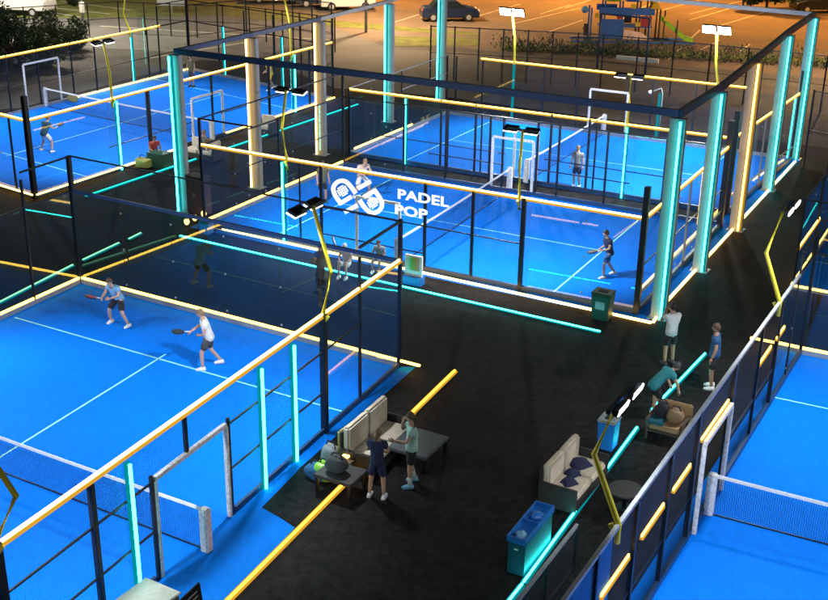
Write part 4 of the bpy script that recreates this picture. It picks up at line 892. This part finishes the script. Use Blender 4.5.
# small things outside the centre court
c = G(200, 214); r = T('cabinet', 'tall dark brown cabinet at the left corner of the centre court', 'cabinet', c)
MB().box(c + UP * .75, (.75, .5, 1.42), A).build('body', 'brown_box', r, bevel=.015)
for s_ in (-1, 1): d_ = MB().box(c + A * .185 * s_ - B * .26 + UP * .76, (.34, .02, 1.32), A).build('door', 'dark_wood', r); MB().box(c + A * .04 * s_ - B * .28 + UP * .8, (.02, .02, .16), A).build('handle', 'grey_steel', d_)
MB().box(c + UP * 1.48, (.8, .55, .05), A).build('top', 'brown_box', r)
for i, (u, v) in enumerate([(187, 226), (195, 222), (204, 218)]):
    q = G(u, v); lr = T('lantern', ('left', 'middle', 'right')[i] + 'most of the three glowing lanterns at the foot of the dark cabinet', 'lantern', q, 'glowing lanterns by the cabinet')
    MB().ell(q + UP * .17, (.10, .10, .12), 10, 8).build('glow', 'lantern', lr, True); MB().tube([q, q + UP * .05], .09, 10).build('base', 'black_steel', lr); MB().tube([q + UP * .28, q + UP * .31], .06, 10).build('cap', 'black_steel', lr)
# beside the upper left court
c = G(160, 167); r = T('crate', 'dark green crate beside the upper left court', 'crate', c); MB().box(c + UP * .3, (.9, .6, .58), A).build('body', 'green_bin', r, bevel=.02); MB().box(c + UP * .62, (.94, .64, .06), A).build('lid', 'green_bin', r, bevel=.02)
bag('yellow-green rounded bag left of the green crate', G(144, 168), (.7, .5, .45), 'olive_bag')
sofa('beige outdoor sofa between the upper left court and the teal strip', G(203, 158), dW, L=1.6, D=.8, backh=.7)
sofa('small beige outdoor armchair beyond the white column beside the upper left court', G(266, 133), dW, L=.8, D=.75, seatn=1, backh=.7)
bag('yellow bag hanging low by the far fence of the upper left court', G(73, 102), (.6, .3, .4), 'olive_bag')
# spectator racket-shaped white objects
racket(G(337, 275) + UP * .9, Vector((-.3, 0, .9)), 'pale racket held up beside the seated spectator with the cap', 'foam_white')
# bottom left box and board
c = G(149, 622); ax = (G(176, 600) - G(146, 577)).normalized(); r = T('equipment_box', 'white box with a flat lid at the bottom left below the cyan column', 'box', c)
top_pts = [G(145.5, 577, .9), G(178.5, 591, .9)]; ex = (top_pts[1] - top_pts[0]).normalized(); ey = Vector((ex.y, -ex.x, 0))
cc = top_pts[0] + ex * .42 + ey * .45; cc.z = 0
MB().box(cc + UP * .43, (.80, .86, .84), ex).build('body', 'white_plastic', r, bevel=.02); MB().box(cc + UP * .875, (.84, .92, .05), ex).build('lid', 'white_plastic', r, bevel=.015)
mb = MB(); 
for s_ in (-1, 1): mb.box(cc + ex * .425 + ey * s_ * .2 + UP * .6, (.02, .12, .03), ex)
mb.build('handle', 'grey_steel', r); r.location = r.location
p = [G(170, 604, .0), G(199, 582, .85)]; bx = G(199, 612); r = T('notice_board', 'black leaning notice board with white scribbles at the bottom left', 'sign', bx)
bd = L_d; q0 = G(198.5, 581.5, .85); q1 = q0 + bd * 1.0; dn = UP * -.85 + A * .10
MB().extr([q0, q1, q1 + dn, q0 + dn], A * .03).build('board', 'black_steel', r, bevel=.004)
mb = MB()
for i in range(7):
    o = q0 + bd * (.12) + dn * (.12 + i * .11) - A * -.034
    mb.extr([o, o + bd * random.uniform(.4, .75), o + bd * random.uniform(.4, .75) + dn * .03, o + dn * .03], A * .002)
mb.build('chalk_marks', 'foam_white', r)
for f_ in (0.05, .9): MB().bar(q0 + bd * f_ + A * -.0 + UP * -.1, q0 + bd * f_ - A * .35 + UP * -.85, .03).build('leg', 'black_steel', r)

# low mesh barrier panels at the bottom right between walkway and right court
q0, q1 = G(576, 576, 0), G(470, 700, 0)
tp0 = G(577, 525, 1.05); gd = -B; r = T('low_barrier', 'low dark mesh barrier with a grey top rail at the bottom end of the walkway', 'barrier', Vector((tp0.x, tp0.y, 0)))
a0 = Vector((tp0.x, tp0.y, 0)); a1 = a0 + R_d * 4.5
MB().bar(a0 + UP * 1.05, a1 + UP * 1.05, .06).build('top_rail', 'grey_steel', r); MB().bar(a0 + UP * .06, a1 + UP * .06, .05).build('bottom_rail', 'black_steel', r)
for t in (0, .33, .66, 1): MB().box(a0.lerp(a1, t) + UP * .53, (.06, .06, 1.04), B).build('post', 'black_steel', r)
MB().panel(a0, a1, .08, 1.0).build('wire_panel', 'dense_mesh', r, recalc=False)
# thin curved walkway lamp at far court
P = C3.lerp(C2, tf(655)) + B * .5
r = T('path_lamp', 'small grey path lamp with a round head behind the far court', 'lamp', P); h0 = P + UP * 2.2; h1 = W(651, 92, P, A)
MB().tube([P, h0, h0 + UP * .25 - A * .08, h1], .03, 8).build('pole', 'grey_steel', r, True); MB().ell(h1, (.14, .14, .09), 10, 6).build('head', 'foam_white', r, True)

# ------------------------------------------------------------------ background
def car(label, c, yaw, m, L=4.4, Wd=1.8, H=1.45, group='parked cars beyond the courts', lights=False):
    c = Vector(c); r = T('parked_car', label, 'car', c, group); X = Vector((math.cos(yaw), math.sin(yaw), 0)); Y = Vector((-X.y, X.x, 0))
    prof = [(-.5, .28), (-.5, .62), (-.47, .70), (-.25, .74), (-.13, 1.0), (.18, 1.0), (.33, .72), (.47, .62), (.5, .50), (.5, .28)]
    low = [(-.5, .2), (-.5, .62), (-.46, .70), (-.3, .73), (.3, .72), (.46, .62), (.5, .48), (.5, .2)]
    def pt(x, z, y): return c + X * x * L + UP * z * H + Y * y
    mb = MB(); n = len(low)
    mb.add([pt(x, z, s * Wd / 2 * (1 if z < .6 else .95)) for s in (-1, 1) for x, z in low], [tuple(range(n)), tuple(range(n, 2 * n))[::-1]] + [(i, n + i, n + (i + 1) % n, (i + 1) % n) for i in range(n)])
    mb.build('body', m, r, bevel=.05)
    cab = [(-.34, .70), (-.27, .97), (-.2, 1.0), (.08, 1.0), (.14, .97), (.28, .70)]; n = len(cab); mb = MB()
    mb.add([pt(x, z, s * Wd / 2 * (.92 if z < .8 else .74)) for s in (-1, 1) for x, z in cab], [tuple(range(n)), tuple(range(n, 2 * n))[::-1]] + [(i, n + i, n + (i + 1) % n, (i + 1) % n) for i in range(n)]); mb.build('windows', 'car_glass', r, bevel=.03)
    mb = MB(); rf = [(-.26, .985), (-.2, 1.02), (.08, 1.02), (.13, .985)]; n = 4
    mb.add([pt(x, z, s * Wd / 2 * .73) for s in (-1, 1) for x, z in rf], [tuple(range(n)), tuple(range(n, 2 * n))[::-1]] + [(i, n + i, n + (i + 1) % n, (i + 1) % n) for i in range(n)]); mb.build('roof', m, r)
    for a in (-.31, .31):
        for s in (-1, 1):
            w0 = c + X * a * L + Y * s * (Wd / 2 - .18) + UP * .32; w1 = w0 + Y * s * .2
            wh = MB().tube([w0, w1], .33, 16).build('wheel', 'rubber', r); MB().tube([w1, w1 + Y * s * .015], .19, 12).build('rim', 'car_silver', wh)
    for s in (-1, 1):
        MB().box(pt(.495, .55, s * Wd * .36), (.06, .32, .13), X).build('headlight', 'pool_lamp' if lights else 'foam_white', r); MB().box(pt(-.497, .58, s * Wd * .38), (.05, .28, .13), X).build('tail_light', 'cloth_red', r)
    return r
car('dark navy hatchback parked on its own in the car park behind the cyan column', G(449, 20), math.radians(8), 'car_navy')
car('white car at the edge of the car park above the steel frame', G(347, 9), math.radians(12), 'car_white')
car('dark car left of the white car at the top of the photo', G(322, 6), math.radians(10), 'car_black'); car('silver car seen at the top edge beside the yellow lamp pole', G(276, 2), math.radians(5), 'car_silver')
car('black car with pale lights at the top right corner', G(818, 12), math.radians(186), 'car_black', lights=False)
car('dark car behind the playground at the top of the photo', G(600, -6), math.radians(8), 'car_navy')
car('white van-like car behind the bushes at the top left', G(20, 14), math.radians(-12), 'car_white', L=5.2, Wd=2.0, H=2.1); car('white car roof at the left edge behind the gold rail', G(5, 62), math.radians(-14), 'car_white', L=4.2)
# street lamps with sodium light
def street(label, P, to, h=9.5, e=9000, col=(1, .40, .07), vis=True):
    P = Vector(P); to = Vector(to).normalized(); r = T('street_lamp', label, 'street lamp', P, 'street lamps of the car park')
    MB().tube([P, P + UP * (h - .5), P + UP * h + to * .5, P + UP * h + to * 1.6], [.11, .08, .06, .05], 8).build('pole', 'grey_steel', r, True)
    MB().box(P + UP * (h + .0) + to * 1.8, (.7, .3, .14), to).build('lamp_head', 'flood_body', r, bevel=.03); MB().box(P + UP * (h - .08) + to * 1.8, (.55, .22, .02), to).build('lens', 'pool_lamp', r)
    l = bpy.data.lights.new('street_beam', 'SPOT'); l.energy = e; l.spot_size = math.radians(158); l.spot_blend = .6; l.shadow_soft_size = .25; l.color = col
    lo = bpy.data.objects.new('street_beam', l); COL.objects.link(lo); lo.parent = r; lo.location = UP * (h - .2) + to * 1.8
for i, (x, y, dx) in enumerate([(-6, 105, .6), (12, 104, .2), (28, 100, -.4), (40, 86, -1), (20, 122, 0), (47, 112, -1)]):
    street(['tall street lamp at the back left of the car park', 'tall street lamp behind the playground', 'tall street lamp at the back right of the car park', 'tall street lamp outside the right side of the photo', 'farther street lamp in the middle of the car park', 'farther street lamp at the right of the car park'][i], (x, y, 0), (dx, -.8, 0), e=19000)
for i, (u, v) in enumerate([(84, 32), (-60, 20)]):
    street(['dark street lamp post beside the bushes at the top left', 'street lamp outside the left edge of the photo'][i], G(u, v), (.2, -1, 0), e=12000, col=(1, .86, .64), h=9)
street('street lamp pole between the road and the car park', G(366, 32), (.3, .6, 0), e=20000, col=(1, .66, .35), h=9)
MB_ = MB().box(G(84, 32) + UP * 1.7, (.3, .2, .7), A); tag(MB_.build('meter_box', 'foam_white'), 'white box on the street lamp post at the top left', 'box')
street('added unseen street lamp outside the right edge to light the playground', (27, 68, 0), (-1, .5, 0), e=14000, col=(1, .62, .3))  # added lamp out of view, lights the front of the playground
# playground
pc = G(633, 44); PX = Vector((1, -.02, 0)).normalized(); PY = Vector((0.02, 1, 0)); r = T('playground', 'blue climbing frame with yellow roof tops and a green slide in the car park', 'playground', pc)
def pp(x, z, y=0): return pc + PX * x + PY * y + UP * z
for x in (-3.0, -2.1, -.9, .3, 1.0, 1.7):
    for y in (0, 1.3): MB().tube([pp(x, 0, y), pp(x, 2.9 if -2.5 < x < 1.2 else 2.4, y)], .06, 8).build('post', 'playground_blue' if x < 0 else 'dark_wood', r, True)
MB().box(pp(-.6, 1.15, .65), (3.6, 1.35, .1), PX).build('deck', 'playground_blue', r)
MB().box(pp(-1.5, 1.0, -.03), (1.5, .07, 1.3), PX).build('side_panel', 'playground_blue', r); MB().box(pp(-.6, 2.2, -.03), (3.8, .07, .5), PX).build('side_panel', 'playground_blue', r); MB().box(pp(-1.8, 2.3, 1.3), (1.4, .07, .4), PX).build('side_panel', 'playground_blue', r)
MB().extr([pp(-.75, .35, -.1), pp(1.2, .3, -.1), pp(.5, .8, -.1), pp(-.7, 1.0, -.1)], -PY * .06).build('ramp_panel', 'salmon', r)
MB().box(pp(.75, 1.55, -.05), (.75, .07, .7), PX).build('side_panel', 'plum', r); MB().box(pp(-.35, 1.6, .9), (.5, .07, .6), PX).build('side_panel', 'dark_wood', r)
for x, m in ((-1.5, 'slide_green'), (-.2, 'playground_blue'), (1.35, 'roof_yellow')):
    MB().add([pp(x - .5, 2.85, -.1), pp(x + .5, 2.85, -.1), pp(x + .5, 2.85, 1.2), pp(x - .5, 2.85, 1.2), pp(x, 3.35, .5)] if m != 'roof_yellow' else [pp(x - .35, 2.4, -.1), pp(x + .35, 2.4, -.1), pp(x + .35, 2.4, .8), pp(x - .35, 2.4, .8), pp(x, 3.1, .35)], [(0, 1, 2, 3), (0, 4, 1), (1, 4, 2), (2, 4, 3), (3, 4, 0)]).build('roof', m, r)
sl = MB()
for s_ in (0, .5): sl.extr([pp(1.7, 1.75, s_), pp(3.5, .35, s_), pp(4.1, .22, s_), pp(4.1, .42, s_), pp(3.55, .6, s_), pp(1.7, 2.0, s_)], PY * .05)
sl.extr([pp(1.7, 1.75, 0), pp(3.5, .35, 0), pp(4.1, .22, 0), pp(4.1, .17, 0), pp(3.5, .28, 0), pp(1.7, 1.68, 0)], PY * .5)
sl.build('slide', 'slide_green', r); MB().bar(pp(-4.2, .12, .0), pp(4.3, .12, .0), .14).build('edging', 'playground_blue', r); MB().bar(pp(-4.2, .12, 1.6), pp(4.3, .12, 1.6), .14).build('edging', 'playground_blue', r)
for x in (2.0, 2.9): MB().tube([pp(x, 0, -.1), pp(x, 2.3 - (x - 2) * .7, -.1)], .05, 6).build('post', 'dark_wood', r)
MB().ell(pp(-3.4, 2.2, .5), (.25, .1, .25), 10, 6).build('ring_panel', 'cloth_sky', r, True); MB().box(pp(-3.3, .9, .2), (.3, .1, .8), PX).build('side_panel', 'dark_wood', r)
for x, z, m in ((-2.6, 1.9, 'roof_yellow'), (-.2, 2.55, 'roof_yellow'), (.2, 1.35, 'roof_yellow'), (-1.1, 1.85, 'cloth_red'), (2.1, 1.75, 'roof_yellow')): MB().box(pp(x, z, -.12), (.34, .06, .3), PX).build('colour_panel', m, r)
# goal-like dark arch in front of the playground
r = T('metal_arch', 'dark metal goal arch standing before the playground', 'goal', G(598, 68)); g0, g1 = G(597, 68), G(645, 74)
for q in (g0, g1): MB().tube([q, q + UP * 3.3], .07, 8).build('post', 'navy_steel', r, True)
MB().tube([g0 + UP * 3.3, g1 + UP * 3.3], .06, 8).build('crossbar', 'navy_steel', r, True)
MB_ = MB().bar(G(616, 62) + UP * .3, G(658, 66) + UP * .3, .15, .25); tag(MB_.build('barrier', 'foam_white'), 'low white barrier on the verge before the playground', 'barrier')
# perimeter mesh fences beyond the courts
def perimeter(label, pts, h, m='wire_mesh', n=6):
    r = T('perimeter_fence', label, 'fence', pts[0]); 
    for i in range(len(pts) - 1):
        a, b = pts[i], pts[i + 1]
        for k in range(n + (i == len(pts) - 2)): MB().tube([a.lerp(b, k / n), a.lerp(b, k / n) + UP * (h + .05)], .045, 6).build('post', 'black_steel', r)
        MB().bar(a + UP * h, b + UP * h, .05).build('top_rail', 'black_steel', r); MB().bar(a + UP * h * .5, b + UP * h * .5, .035).build('crossbar', 'black_steel', r)
        MB().panel(a, b, .03, h).build('wire_panel', m, r, recalc=False)
perimeter('dark mesh fence running behind the far court and before the car park', [G(430, 78), G(600, 88), G(860, 118)], 3.0, n=7)
perimeter('dark mesh fence behind the upper left court along the road', [G(-40, 46), G(120, 34), G(250, 40), G(335, 52)], 2.2, n=5)
perimeter('tall mesh fence between the upper left court and the forecourt', [G(190, 66), G(275, 55), G(332, 62)], 3.6, n=3)
perimeter('fence with teal glass look beyond the last right column', [G(803, 168), G(900, 190)], 3.4, 'dense_mesh', n=4)
# hedge and plants
def foliage(mb, c, r, n, leaf, seed):
    rd = random.Random(seed)
    cl = [(Vector((rd.gauss(0, .45) * r[0], rd.gauss(0, .45) * r[1], rd.gauss(0, .4) * r[2])), rd.uniform(.22, .48)) for _ in range(16)]
    for i in range(n):
        q, s_ = rd.choice(cl); d = Vector((rd.gauss(0, 1), rd.gauss(0, 1), rd.gauss(0, 1))).normalized() * (rd.random() ** .4) * s_
        p = c + q + Vector((d.x * r[0], d.y * r[1], d.z * r[2]))
        if p.z < .05: p.z = .05 + rd.random() * .3
        t = Vector((rd.gauss(0, 1), rd.gauss(0, 1), rd.gauss(0, 1))).normalized(); u = t.cross(Vector((rd.gauss(0, 1), rd.gauss(0, 1), rd.gauss(0, 1)))).normalized(); l = leaf * rd.uniform(.6, 1.3)
        mb.add([p - t * l, p + u * l * .4, p + t * l, p - u * l * .4], [(0, 1, 2, 3)])
def bush(name, label, P, r, n, m1, leaf=.14, seed=1, trunk=.0, cat='bush', m2=None):
    P = Vector(P); o = T(name, label, cat, P); c = P + UP * (trunk + r[2] * .8)
    a = MB(); foliage(a, c, r, n, leaf, seed); a.build('crown', m1, o, recalc=False)
    if m2: a = MB(); foliage(a, c, r, n // 2, leaf, seed + 50); a.build('crown', m2, o, recalc=False)
    MB().tube([P, P + UP * (trunk + r[2] * .5), c], [.12, .09, .04], 7).build('trunk', 'bark', o, True)
    rd = random.Random(seed)
    for k in range(4):
        d = Vector((rd.uniform(-1, 1) * r[0] * .5, rd.uniform(-1, 1) * r[1] * .5, r[2] * rd.uniform(.2, .6))); MB().tube([P + UP * (trunk + r[2] * .3), c + d * .9], [.06, .02], 5).build('limb', 'bark', o)
bush('bush', 'large near-black bush at the left edge behind the gold rail', G(12, 68), (1.9, 1.5, 2.1), 5200, 'leaf_dark', .12, 3)
bush('bush', 'olive-green bush right of the black bush', G(44, 66), (1.5, 1.2, 1.3), 3600, 'leaf_olive', .11, 5, m2='leaf_mid')
bush('bush', 'dark green bush below the dark street lamp post', G(66, 50), (1.5, 1.2, 1.35), 3600, 'leaf_mid', .11, 8, m2='leaf_dark')
bush('bush', 'reddish olive low bush between the two taller bushes', G(33, 48), (1.2, .9, 1.0), 2000, 'leaf_olive', .10, 12)
bush('tree', 'dark tree at the top edge left of the black car', G(766, 12), (3.0, 2.2, 2.0), 8000, 'leaf_dark', .2, 21, trunk=1.0, cat='tree', m2='leaf_mid')
rd = random.Random(4)
hm = MB(); hpts = [G(500, 49), G(640, 56), G(860, 68)]
for i in range(5000):
    t = rd.random() * 1.999; a = hpts[int(t)].lerp(hpts[int(t) + 1], t % 1); p = a + Vector((rd.gauss(0, .3), rd.gauss(0, .55), abs(rd.gauss(.35, .25)) * (1 + .4 * math.sin(t * 23))))
    tt = Vector((rd.gauss(0, 1), rd.gauss(0, 1), rd.gauss(0, 1))).normalized(); u = tt.cross(UP).normalized(); l = .13 * rd.uniform(.6, 1.3); hm.add([p - tt * l, p + u * l * .4, p + tt * l, p - u * l * .4], [(0, 1, 2, 3)])
tag(hm.build('hedge', 'leaf_mid', recalc=False), 'low dark hedge along the near edge of the orange car park', 'hedge')
# road sign seen from behind
c = G(172, 13); r = T('road_sign', 'grey rectangular road sign seen from behind at the top left', 'sign', c)
MB().tube([c, c + UP * 1.3], .05, 8).build('post', 'grey_steel', r); MB().box(c + UP * 1.0, (2.2, .08, .9), Vector((1, 0, 0))).build('board', 'grey_steel', r)

# ------------------------------------------------------------------ light and render
wd = bpy.data.worlds.new('World'); S.world = wd; wd.use_nodes = True; n = wd.node_tree; bg = n.nodes['Background']
sky = n.nodes.new('ShaderNodeTexSky'); sky.sky_type = 'NISHITA'; sky.sun_disc = False; sky.sun_elevation = math.radians(1.0); sky.sun_rotation = math.radians(60); sky.air_density = 1.2
n.links.new(sky.outputs[0], bg.inputs[0]); bg.inputs[1].default_value = .10
sl_ = bpy.data.lights.new('sun', 'SUN'); sl_.energy = .04; sl_.angle = math.radians(12); sl_.color = (1, .8, .6); so = bpy.data.objects.new('sun', sl_); COL.objects.link(so); so.rotation_euler = (math.radians(70), 0, math.radians(60)); so.location = (0, 0, 40)
S.render.engine = 'CYCLES'; S.cycles.max_bounces = 8; S.cycles.transparent_max_bounces = 40; S.cycles.glossy_bounces = 3; S.cycles.diffuse_bounces = 2
S.cycles.sample_clamp_indirect = 4
S.view_settings.view_transform = 'Standard'; S.view_settings.look = 'None'; S.view_settings.exposure = 0; S.view_settings.gamma = 1
S.render.resolution_x = 1024; S.render.resolution_y = 742
